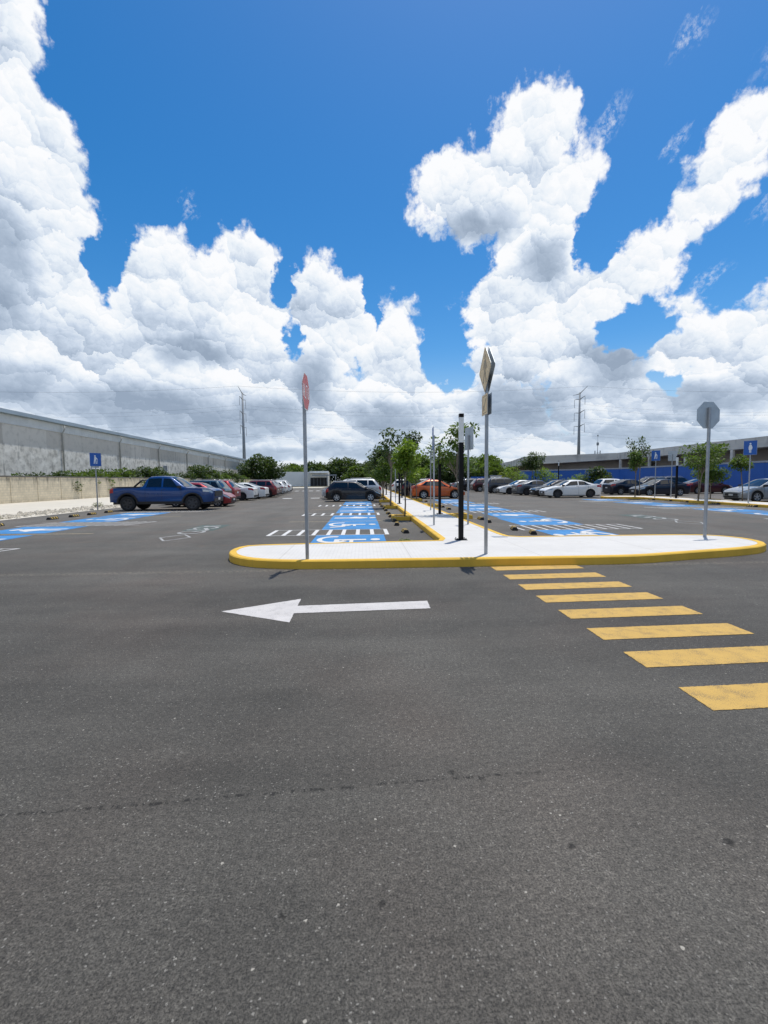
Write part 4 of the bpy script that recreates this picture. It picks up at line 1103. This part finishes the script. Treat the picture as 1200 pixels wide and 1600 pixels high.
for vi, x, y, s_, lab in BT:
    v = (bt1, bt2, bt3)[vi]
    plant(inst(v, fl[vi]), x, y, 0, rnd.random()*6, s_, lab, 'tree', BG)
# shrubs on the boundary wall and in front of the concrete building
s1 = shrub('shrub', 3.0, 1.25, 'leaf_mid', 51, .22, 30, 60); index_kids(s1)
s2 = shrub('shrub', 3.3, 1.6, 'leaf_dark', 52, .24, 34, 70); index_kids(s2)
s3 = shrub('shrub', 2.9, 1.6, 'leaf_light', 53, .2, 20, 46); index_kids(s3)
s4 = shrub('shrub', 2.4, 1.7, 'leaf_yellow', 54, .2, 18, 46)
sf = [[False],[False],[False]]
SG = 'shrubs behind the boundary wall'
row = [(41.0,.8,0,.88),(43.3,.72,1,.80),(46.2,.95,1,.86),(48.4,1.0,0,1.02),(50.3,1.0,0,1.08),(52.2,1.1,0,1.10),(54.5,1.1,0,1.12),(57.2,1.15,0,1.22),(60.2,1.2,1,1.02),(63.5,1.35,1,1.16),(67.5,1.3,1,1.18),(72,1.2,0,1.10),(77,1.3,1,.98),(82.5,1.7,1,1.42),(87.5,1.8,1,1.46),(92,1.3,0,1.25),(97,1.4,0,1.22),(102,1.6,1,1.28),(107,1.4,1,1.1),(112,1.5,0,1.1)]
for i, (y, s_, v, sz) in enumerate(row):
    pv = (s1, s2)[v]
    plant(inst(pv, sf[v]), -29.4, y, 0, rnd.random()*6, s_*1.1, f'{"bushy dark" if v else "leafy green"} shrub rising behind the cream wall, number {i+1} of twenty from the left', 'shrub', SG, sz)
SG2 = 'shrubs before the concrete building'
for (vi, px, Y, s_, sz, lab) in [(2,860,66,1.4,1.12,'rounded light green shrub behind the grey sedan'),(1,941,63,1.25,1.02,'dark green shrub behind the white sedan rear'),(2,803,78,1.3,1.35,'tall light green shrub behind the dark estate car'),(2,815,80,1.0,.9,'low pale shrub left of the small tree by the concrete building'),(2,905,68,1.1,.8,'low yellowish shrub behind the white sedan roof')]:
    v = (s1, s2, s3)[vi]
    plant(inst(v, sf[vi]), (px-568)/720*Y, Y, 0, rnd.random()*6, s_, lab, 'shrub', SG2, sz)
plant(s4, (785-568)/720*82, 82, 0, 0, 1.05, 'bright yellow leaved shrub behind the dark estate car', 'shrub', SG2)
plant(young_tree('young_tree', 5.2, 3.2, 1.9, 14, 60, .24, 'leaf_dark', 61, thick=.06, rnk=.36), (835-568)/720*68, 68, 0, 0, 1, 'round dark tree standing alone before the concrete building', 'tree', TG)
# weeds in the rubble
plant(shrub('weed', .42, .55, 'leaf_dry', 71, .10, 14, 30), -16.1, 20.4, 0, 0, 1, 'dry grey tuft of weeds on the rubble by the white path', 'weed', 'weeds in the rubble')
plant(shrub('weed', .30, .45, 'leaf_mid', 72, .08, 12, 26), -16.0, 18.9, 0, 0, 1, 'low green weed patch on the rubble at the left edge', 'weed', 'weeds in the rubble')
plant(shrub('weed', .25, .4, 'leaf_dry', 73, .08, 10, 22), -17.0, 30.2, 0, 0, 1, 'tiny dry weed near the back of the blue pickup', 'weed', 'weeds in the rubble')

# ------------------------------------------------------------------ cars
def interp(tab, x):
    if x <= tab[0][0]: return tab[0][1]
    for (a, u), (b_, v) in zip(tab[:-1], tab[1:]):
        if x <= b_:
            t = (x-a)/(b_-a); return u + (v-u)*t
    return tab[-1][1]
def smooth_tab(tab, x, w=.10):
    return sum(interp(tab, x+d*w)*k for d, k in ((-1,.15),(-.5,.22),(0,.26),(.5,.22),(1,.15)))
class Car:
    """x runs from the tail (-L/2) to the nose (+L/2)"""
    def __init__(s, L, W, wr, ax, deck, cabin, sill=.24, round_f=.55, round_r=.4, tip_f=.72, tip_r=.84, nose_bot=.22, tum=.32, archpad=.06):
        s.L, s.W, s.wr, s.ax, s.deck, s.cabin, s.sill, s.rf, s.rr, s.tf, s.tr, s.tum = L, W, wr, ax, deck, cabin, sill, round_f, round_r, tip_f, tip_r, tum
        s.ar = wr + archpad
        zb = lambda x: smooth_tab(deck, x)
        s.xr0, s.xr1, s.xf1, s.xf0, s.zroof = cabin
        s.toptab = [(s.xr0, zb(s.xr0)), (s.xr1, s.zroof-.03), ((s.xr1+s.xf1)/2, s.zroof), (s.xf1, s.zroof-.035), (s.xf0, zb(s.xf0))]
    def belt(s, x): return smooth_tab(s.deck, x)
    def top(s, x):
        b_ = s.belt(x)
        return max(b_, smooth_tab(s.toptab, x, .13)) if s.xr0-.05 < x < s.xf0+.05 else b_
    def hw(s, x):
        h = s.W/2; d = s.L/2 - x
        if d < s.rf: h *= s.tf + (1-s.tf)*sqrt(max(0, 1-((s.rf-d)/s.rf)**2))
        d = x + s.L/2
        if d < s.rr: h *= s.tr + (1-s.tr)*sqrt(max(0, 1-((s.rr-d)/s.rr)**2))
        return h
    def bot(s, x):
        z = s.sill
        d = min(s.L/2-x, x+s.L/2)
        if d < .5: z = s.sill + (.5-d)*.10
        for a in s.ax:
            if abs(x-a) < s.ar: z = max(z, s.wr + sqrt(s.ar**2-(x-a)**2))
        return z
    def sec(s, x):
        w, b0, bl, tp = s.hw(x), s.bot(x), s.belt(x), s.top(x)
        b0 = min(b0, bl-.06); t = tp-bl; k = min(1, t/.25)
        wu = w*.955-.05*k - s.tum*t
        h = bl-b0
        return [(w*.965, b0), (w*.995, b0+h*.30), (w, b0+h*.62), (w*.985, bl-.05*min(1,h*3)), (w*.955-.01, bl+.003), (wu, tp-.035*k), (wu-.10, tp+.004*(1-k)), (0, tp+.028)]
    def pt(s, x, p, side=1):
        q = s.sec(x); i = min(6, int(p)); t = p-i
        y = q[i][0]+(q[i+1][0]-q[i][0])*t; z = q[i][1]+(q[i+1][1]-q[i][1])*t
        return Vector((x, side*y, z))
    def stations(s):
        L = s.L; xs = set()
        n = 34
        for i in range(n+1): xs.add(round(-L/2+L*i/n, 3))
        for a in s.ax:
            for k in range(13): xs.add(round(a - s.ar*cos(pi*k/12), 3))
        for v in s.cabin[:4]: xs.add(round(v, 3))
        for d in (0,.03,.08,.16,.26,.38): xs.add(round(L/2-d, 3)); xs.add(round(-L/2+d, 3))
        out = []
        for x in sorted(xs):
            if not out or x-out[-1] > .012: out.append(x)
            elif abs(x) >= L/2-.001: out[-1] = x
        return out
    def body(s, g):
        xs = s.stations(); rows = []
        for x in xs:
            q = s.sec(x); rows.append([(x,-y,z) for y, z in q] + [(x,y,z) for y, z in q[:-1][::-1]])
        m_ = len(rows[0]); vs = [p for r in rows for p in r]; fs = []
        for i in range(len(xs)-1):
            for k in range(m_-1): fs.append((i*m_+k, i*m_+k+1, (i+1)*m_+k+1, (i+1)*m_+k))
        g.add(vs, fs, 0, True)
        g.add(rows[0], [tuple(range(m_))[::1]], 0); g.add(rows[-1], [tuple(range(m_))[::-1]], 0)
    def patch(s, g, x0, x1, p0, p1, side, off=.008, nx=8, np_=3, mi=0, xa=None, xb=None, sm=True):
        """patch on the skin; xa/xb give other x limits at the upper edge (slanted ends)"""
        xa = x0 if xa is None else xa; xb = x1 if xb is None else xb
        vs = []
        for j in range(np_+1):
            t = j/np_; a = x0+(xa-x0)*t; b_ = x1+(xb-x1)*t; p = p0+(p1-p0)*t
            for i in range(nx+1):
                x = a+(b_-a)*i/nx; e = .01
                c = s.pt(x, p, side); dx = s.pt(x+e, p, side)-s.pt(x-e, p, side)
                pa, pb = max(0, p-.02), min(6.999, p+.02); dp = s.pt(x, pb, side)-s.pt(x, pa, side)
                n = dx.cross(dp)*side
                if n.length > 1e-9: n.normalize()
                if n.y*side < 0 and abs(n.y) > .2: n = -n
                if abs(n.y) <= .2 and n.z < 0: n = -n
                vs.append(c+n*off)
        w = nx+1
        fs = [(j*w+i, j*w+i+1, (j+1)*w+i+1, (j+1)*w+i) for j in range(np_) for i in range(nx)]
        if side < 0: fs = [f[::-1] for f in fs]
        g.add(vs, fs, mi, sm)
    def screen(s, g, x0, x1, off=.012, mi=0, shrink=.05):
        n = 9; mrow = 8; vs = []
        for i in range(n+1):
            x = x0+(x1-x0)*i/n; q = s.sec(x); wu = max(.05, q[5][0]-shrink)
            for k in range(mrow+1):
                y = -wu+2*wu*k/mrow; ya = abs(y); (y6, z6), (y7, z7), (y5, z5) = q[6], q[7], q[5]
                z = z6 + (z7-z6)*(1-ya/y6) if ya < y6 else z5+(z6-z5)*((y5-ya)/max(1e-4, y5-y6))
                dz = (s.top(x+.02)-s.top(x-.02))/.04; nn = Vector((-dz, 0, 1)).normalized()
                vs.append((x+nn.x*off, y, z+nn.z*off))
        w = mrow+1
        g.add(vs, [(i*w+k, (i+1)*w+k, (i+1)*w+k+1, i*w+k+1) for i in range(n) for k in range(mrow)], mi, True)

def make_wheel(parent, x, y, r, w, dark, side, spokes=5, silver=True):
    g = MB(); n = 28
    prof = [(r*.66, -w/2+.02), (r*.90, -w/2), (r, -w/2+.03), (r, w/2-.03), (r*.90, w/2), (r*.66, w/2-.02)]
    vs = [(x+rr*cos(2*pi*k/n), y+yy, r+rr*sin(2*pi*k/n)) for rr, yy in prof for k in range(n)]
    fs = [(a*n+k, a*n+(k+1)%n, (a+1)*n+(k+1)%n, (a+1)*n+k) for a in range(5) for k in range(n)]
    g.add(vs, fs, 0, True); wh_ = g.build('wheel', 'tyre', parent)
    g = MB(); R0 = r*.67
    yo = y+side*(w/2-.025)
    g.add([(x+R0*cos(2*pi*k/n), yo-side*.05, r+R0*sin(2*pi*k/n)) for k in range(n)], [tuple(range(n))], 1)       # dark well
    for k in range(n):
        p, q = 2*pi*k/n, 2*pi*(k+1)/n; ri = r*.58
        g.add([(x+ri*cos(p),yo,r+ri*sin(p)),(x+R0*cos(p),yo+side*.004,r+R0*sin(p)),(x+R0*cos(q),yo+side*.004,r+R0*sin(q)),(x+ri*cos(q),yo,r+ri*sin(q))], [(0,1,2,3)], 0)
    for k in range(spokes):
        a = 2*pi*k/spokes + .3; d = Vector((cos(a), sin(a))); s_ = Vector((-d.y, d.x)); hw_ = r*.13
        q = [d*r*.05-s_*hw_, d*r*.60-s_*hw_*.75, d*r*.60+s_*hw_*.75, d*r*.05+s_*hw_]
        vs = [(x+v.x, yo-side*.004, r+v.y) for v in q] + [(x+v.x, yo-side*.035, r+v.y) for v in q]
        g.add(vs, [(0,1,2,3),(0,4,5,1),(2,6,7,3),(1,5,6,2)], 0)
    g.tube([(x, yo-side*.03, r), (x, yo+side*.006, r)], [r*.16, r*.13], 10, 0)
    g.build('rim', ['rim_dark' if dark else 'rim_silver', 'trim'], wh_)

def make_car(kind, name, dark_rims=False):
    rails = False; cladding = False; spk = 5
    if kind == 'sedan':
        L, W = 4.62, 1.80; wr = .325; ax = (-1.36, 1.34)
        c = Car(L, W, wr, ax, [(-2.31,.90),(-2.24,1.03),(-1.75,1.07),(-.9,.99),(.3,.94),(1.15,.93),(1.75,.83),(2.15,.70),(2.31,.58)], (-1.78,-.78,.22,1.22,1.45), .20)
        win = [(-1.30,-.88,-.36,-.36,-.70),(-.30,-.30,.36,.36,0)]
        wins = [(-1.42,-.42, -.98,-.42), (-.34,.80, -.34,.26)]
        ws, rs = (.27, 1.14), (-1.66, -.82)
    elif kind == 'hatch':
        L, W = 4.10, 1.74; wr = .315; ax = (-1.24, 1.28)
        c = Car(L, W, wr, ax, [(-2.05,.82),(-1.98,1.0),(-1.6,1.04),(-.5,.98),(.6,.94),(1.15,.93),(1.65,.82),(1.93,.68),(2.05,.56)], (-2.00,-1.50,.18,1.22,1.52), .20, .5, .35)
        wins = [(-1.62,-.42, -1.36,-.42), (-.34,.80, -.34,.24)]
        ws, rs = (.24, 1.14), (-1.97, -1.52)
    elif kind == 'suv':
        L, W = 4.48, 1.84; wr = .36; ax = (-1.35, 1.33)
        c = Car(L, W, wr, ax, [(-2.24,.85),(-2.17,1.08),(-1.8,1.12),(-.5,1.06),(.6,1.03),(1.15,1.03),(1.72,.96),(2.10,.82),(2.24,.64)], (-2.17,-1.72,.25,1.20,1.66), .26, .5, .35, .76, .86)
        wins = [(-1.84,-1.26, -1.58,-1.26), (-1.18,-.38, -1.18,-.38), (-.30,.80, -.30,.30)]
        ws, rs = (.30, 1.12), (-2.13, -1.74); cladding = True; rails = True
    elif kind == 'estate':
        L, W = 4.86, 1.88; wr = .37; ax = (-1.46, 1.44)
        c = Car(L, W, wr, ax, [(-2.43,.85),(-2.36,1.08),(-1.9,1.12),(-.5,1.05),(.6,1.03),(1.3,1.03),(1.9,.94),(2.28,.80),(2.43,.62)], (-2.36,-1.86,.30,1.28,1.70), .26, .5, .35, .76, .86)
        wins = [(-2.0,-1.36, -1.74,-1.36), (-1.28,-.42, -1.28,-.42), (-.34,.86, -.34,.36)]
        ws, rs = (.35, 1.20), (-2.32, -1.89); cladding = True; rails = True; spk = 6
    elif kind == 'crossover':
        L, W = 4.45, 1.78; wr = .34; ax = (-1.28, 1.32)
        c = Car(L, W, wr, ax, [(-2.22,.86),(-2.15,1.06),(-1.7,1.10),(-.6,1.01),(.5,.96),(1.15,.95),(1.72,.85),(2.08,.71),(2.22,.58)], (-2.08,-.98,.12,1.22,1.57), .22, .5, .35)
        wins = [(-1.52,-.42, -1.12,-.42), (-.34,.80, -.34,.20)]
        ws, rs = (.18, 1.14), (-1.98, -1.02)
    else:
        L, W = 5.55, 1.93; wr = .405; ax = (-1.82, 1.66)
        c = Car(L, W, wr, ax, [(-2.775,1.16),(-2.72,1.26),(-1.05,1.27),(-.95,1.22),(1.0,1.20),(1.25,1.24),(2.1,1.22),(2.62,1.17),(2.775,1.04)], (-1.0,-.82,.46,1.30,1.89), .45, .26, .15, .88, .95, tum=.26, archpad=.10)
        wins = [(-.82,-.02, -.72,-.02), (.08,1.0, .08,.52)]
        ws, rs = (.47, 1.24), (-.985, -.86); cladding = True; spk = 6
    e = empty(name)
    g = MB(); c.body(g); b_ = g.build('body', 'trim', e)
    g = MB()
    for (x0, x1) in ((-L/2+.12, L/2-.14),): g.box(x0, x1, -W/2+.16, W/2-.16, c.sill-.06 if kind != 'pickup' else .36, .62 if kind != 'pickup' else .80)
    g.tube([(ax[0], -W/2+.15, wr), (ax[0], W/2-.15, wr)], .06, 6)
    g.build('underbody', 'trim', e)
    for side in (-1, 1):
        for (x0, x1, xa, xb) in wins:
            g = MB(); c.patch(g, x0, x1, 4.14, 4.88, side, .007, 8, 3, xa=xa, xb=xb); g.build('side_window', 'glass', e)
        xs_ = [(x0+x1)/2 for x0, x1, *_ in wins]
        # door seams and handles
        g = MB(); ds = [wins[-1][0]-.04, wins[-1][1]+.12] + ([wins[-2][0]-.02] if len(wins) == 3 or kind == 'pickup' else [max(-1.3+.0, wins[0][0]+.25)])
        if kind == 'pickup': ds = [.03, 1.06, -.86]
        for dx in ds: c.patch(g, dx-.006, dx+.006, .25, 3.95, side, .004, 1, 8)
        c.patch(g, min(ds), max(ds), .22, .28, side, .004, 8, 1)
        g.build('door_seam', 'trim', e)
        for dx in (ds[0]-.24, ds[0]+.85 if False else wins[-1][0]-.04+.0):
            pass
        for hx in (ds[0]-.22, ds[1]-.95 if kind != 'pickup' else .20-.0):
            hx_ = hx
        g = MB()
        for hx in (wins[-1][0]+.12-.04, (ds[2]+.16)):
            c.patch(g, hx-.09, hx+.09, 3.05, 3.3, side, .022, 2, 1)
        g.build('door_handle', b_.data.materials[0] if False else 'trim', e)
        # mirror
        mx = c.xf0-.30; q = c.pt(mx, 4.1, side); g = MB()
        g.box(-.07, .07, -.09, .09, -.065, .075, mat=Matrix.Translation(q+Vector((0, side*.12, .06))) @ Matrix.Rotation(.2*side, 4, 'Z')); g.box(-.02,.02,-.06,.06,-.03,.01, mat=Matrix.Translation(q+Vector((0,side*.02,.02))))
        g.build('wing_mirror', 'trim', e)
        g = MB(); c.patch(g, L/2-.52, L/2-.025, 2.45, 3.35, side, .006, 8, 2, xa=L/2-.60, xb=L/2-.05)
        g.build('headlight', 'lamp_clear', e)
        g = MB()
        if kind in ('suv', 'hatch', 'estate', 'pickup'): c.patch(g, -L/2+.012, -L/2+.22, 2.1, 3.6, side, .006, 5, 4)
        else: c.patch(g, -L/2+.012, -L/2+.42, 2.5, 3.5, side, .006, 6, 2)
        g.build('taillight', 'lamp_red', e)
        # lower trim, arches
        g = MB()
        for k, a in enumerate(ax):
            for j in range(16):
                t0_, t1_ = pi*j/16, pi*(j+1)/16
                for (r0, r1) in ((c.ar-.012, c.ar+(.075 if cladding else .018)),):
                    vs = []
                    for tt, rr_ in ((t0_, r0), (t0_, r1), (t1_, r1), (t1_, r0)):
                        xx = a - rr_*cos(tt); zz = wr + rr_*sin(tt); yy = c.hw(xx)+(.018 if cladding else .004)
                        if zz > c.belt(xx)-.02: zz = c.belt(xx)-.02
                        vs.append((xx, side*yy, zz))
                    inner = [(v[0], side*(abs(v[1])-.10), v[2]) for v in (vs[0], vs[3])]
                    g.add(vs+inner, [(0,1,2,3),(0,3,5,4)], 0, True)
        if cladding: 
            c.patch(g, ax[0]+c.ar+.05, ax[1]-c.ar-.05, 0.0, .55 if kind != 'pickup' else .3, side, .012, 8, 1)
        g.build('wheel_arch_trim', 'trim', e)
        for a in ax: make_wheel(e, a, side*(W/2-.11), wr, .22 if kind != 'pickup' else .27, dark_rims, side, spk)
    g = MB(); c.screen(g, *ws); g.build('windshield', 'glass', e)
    g = MB(); c.screen(g, *rs); g.build('rear_window', 'glass', e)
    def face(name, x, y0, y1, z0, z1, mat, sg):
        g = MB(); g.box(min(x, x+sg*.02), max(x, x+sg*.02), y0, y1, z0, z1); return g.build(name, mat, e)
    fz = c.belt(L/2)
    if kind == 'pickup':
        face('grille', L/2, -.64, .64, .76, 1.04, 'trim', 1); face('front_bumper', L/2+.0, -.76, .76, .46, .64, 'rim_dark', 1)
        face('number_plate', L/2+.025, -.16, .16, .55, .68, 'plate', 1); face('rear_bumper', -L/2, -.86, .86, .48, .66, 'trim', -1)
        g = MB(); g.box(-L/2+.10, -1.03, -W/2+.14, W/2-.14, 1.283, 1.32); g.build('bed_cover', 'trim', e)
        g = MB()
        for s_ in (-1, 1): g.tube([(-1.55,s_*.72,1.30),(-1.18,s_*.70,1.62),(-1.05,s_*.68,1.70)], [.05,.05,.04], 6)
        g.tube([(-1.10,-.70,1.66),(-1.10,.70,1.66)], .04, 6); g.build('sports_bar', 'trim', e)
        for s_ in (-1, 1):
            g = MB(); g.box(-1.25, 1.05, s_*(W/2-.12)-.07, s_*(W/2-.12)+.07, .38, .43); g.build('side_step', 'trim', e)
    else:
        face('grille', L/2, -.50, .50, fz-.22, fz-.06, 'trim', 1); face('lower_intake', L/2, -.58, .58, .27, .36, 'trim', 1)
        face('number_plate', L/2+.022, -.17, .17, .385, .49, 'plate', 1)
        face('rear_plate', -L/2-.0, -.17, .17, .62 if kind == 'sedan' else .68, .74 if kind == 'sedan' else .80, 'plate', -1)
        face('rear_bumper', -L/2, -.66, .66, .29, .44, 'trim', -1)
    if rails:
        for s_ in (-1, 1):
            g = MB(); y_ = W/2-.37; g.tube([(c.xr1+.1,s_*y_,c.zroof+.0),(c.xr1+.3,s_*y_,c.zroof+.06),(c.xf1-.3,s_*y_,c.zroof+.06),(c.xf1-.1,s_*y_,c.zroof)], .016, 5); g.build('roof_rail', 'rim_silver', e)
    g = MB(); g.tube([(c.xr1+.25,0,c.zroof+.02),(c.xr1+.12,0,c.zroof+.10)], .014, 5); g.build('aerial', 'trim', e)
    index_kids(e)
    return e
PR = {}
for key, kind, nm, dk in (('sedan','sedan','sedan',0),('sedan_d','sedan','sedan',1),('hatch','hatch','hatchback',0),('suv','suv','suv',0),('estate','estate','large_suv',0),('cross','crossover','fastback_car',0),('pickup','pickup','pickup_truck',1)):
    PR[key] = [make_car(kind, nm, bool(dk)), [False]]
PAINT = {}
def paint(nm, col, metal=.35, rough=.25):
    if nm not in PAINT: PAINT[nm] = car_paint(nm+'_car_paint', col, metal, rough)
    return PAINT[nm]
COLS = dict(blue=(.0015,.038,.155), red=(.27,.008,.014), teal=(.008,.045,.075), white=(.72,.72,.70), darkred=(.12,.012,.015), silver=(.40,.42,.44), black=(.006,.006,.009), orange=(.50,.095,.010), grey=(.085,.10,.12), darkgrey=(.028,.030,.036), maroon=(.055,.006,.008), navy=(.007,.010,.022), palegrey=(.26,.28,.30))
def car(key, col, x, y, rz, label, cat='car', s_=1.0, grp='cars parked in the lot'):
    p = PR[key]; o = inst(p[0], p[1]) if p[1][0] or True else None
    o.location = (x, y, .002); o.rotation_euler = (0,0,rz); o.scale = (s_,s_,s_)
    for ch in bpy.data.objects:
        if ch.parent == o and ch.name.split('.')[0] == 'body':
            ch.material_slots[0].link = 'OBJECT'; ch.material_slots[0].material = paint(col, COLS[col], .0 if col == 'white' else .3)
    tag(o, label, cat, grp)
RJ = random.Random(4)
CARS = [
 ('pickup','blue',-11.0,26.55,.0,'blue double cab pickup truck at the front of the left row','pickup truck'),
 ('hatch','red',-10.35,29.8,.02,'bright red hatchback with its nose out, right beside the blue pickup','car'),
 ('suv','teal',-11.7,32.8,pi,'dark teal car with its tail out, between the two red cars of the left row','car'),
 ('suv','red',-11.9,35.9,pi-.01,'red suv with its tail out, left of the first white sedan','car'),
 ('sedan_d','white',-11.3,38.9,pi+.02,'white sedan with black wheels and red tail lamps in the left row','car'),
 ('sedan','white',-11.0,42.0,pi,'white saloon parked between the white sedan and a red suv','car'),
 ('suv','darkred',-10.55,45.3,pi,'dark red suv to the right of the two white cars in the left row','car'),
 ('suv','maroon',-10.9,48.6,pi,'maroon suv mostly hidden behind the dark red suv','car'),
 ('sedan','silver',-11.2,52.2,pi,'silver sedan past the red cars of the left row','car'),
 ('hatch','white',-11.3,56.2,pi,'white hatchback near the far end of the left row','car'),
 ('suv','white',-11.7,60.5,pi,'white suv at the far end of the left row','car'),
 ('hatch','black',-12.0,64.5,pi,'small black car, the last one of the left row','car'),
 ('hatch','black',-.76,35.05,0,'black hatchback parked side-on left of the centre walkway','car'),
 ('estate','silver',-.95,38.8,pi,'silver suv behind the black hatchback','car'),
 ('suv','white',-1.5,42.0,pi,'white suv roof showing beyond the black hatchback','car'),
 ('cross','orange',6.25,38.9,0,'orange car parked side-on right of the centre walkway','car'),
 ('suv','black',5.6,42.4,0,'black suv just behind the orange car','car'),
 ('suv','red',6.6,46.0,0,'red car roof showing above the orange car','car'),
 ('hatch','darkred',6.6,51.5,pi,'dark red hatchback two places beyond the orange car','car'),
 ('suv','white',5.9,60.3,0,'distant white suv seen between the walkway tree trunks','car'),
 ('sedan','silver',6.8,56,0,'silver sedan partly hidden far beyond the orange car','car'),
 ('sedan_d','white',17.15,37.75,pi-.02,'white sedan with its nose to the left, the nearest car of the right row','car'),
 ('sedan_d','black',17.5,41.1,pi,'black sedan right behind the nearest white sedan','car'),
 ('sedan_d','grey',16.95,44.3,0,'blue-grey sedan showing its tail in the right row','car'),
 ('sedan_d','white',16.4,47.9,pi,'white sedan between the grey sedan and the dark suv','car'),
 ('estate','darkgrey',16.1,51.7,0,'dark grey suv showing its tail, behind a white sedan','car'),
 ('suv','maroon',15.95,58.2,0,'maroon hatchback at the left end of the right row','car'),
 ('suv','black',15.6,63.5,0,'black car beyond the maroon hatchback','car'),
 ('sedan','palegrey',15.4,69,0,'pale grey sedan far down the right row','car'),
 ('sedan','navy',25.6,43.3,0,'dark sedan with a red tail lamp, tail towards the white sedan','car'),
 ('hatch','white',25.9,46.6,0,'white hatchback peeking out behind the dark sedan','car'),
 ('sedan','navy',25.95,39.5,pi,'navy sedan facing left behind the blue cane sign','car'),
 ('sedan','maroon',33.2,43.5,0,'maroon sedan behind the dense round tree near the blue hoarding','car'),
 ('suv','black',33.0,47.2,0,'dark suv between the navy and the maroon sedans','car'),
 ('sedan','palegrey',25.9,28.6,pi,'grey sedan cut off by the right edge of the photo','car'),
 ('suv','darkgrey',33.5,53,pi,'dark grey suv in the last row before the blue hoarding','car'),
]
for (k_, c_, x_, y_, r_, lab, cat) in CARS:
    car(k_, c_, x_, y_, r_ + RJ.uniform(-.012,.012), lab, cat)
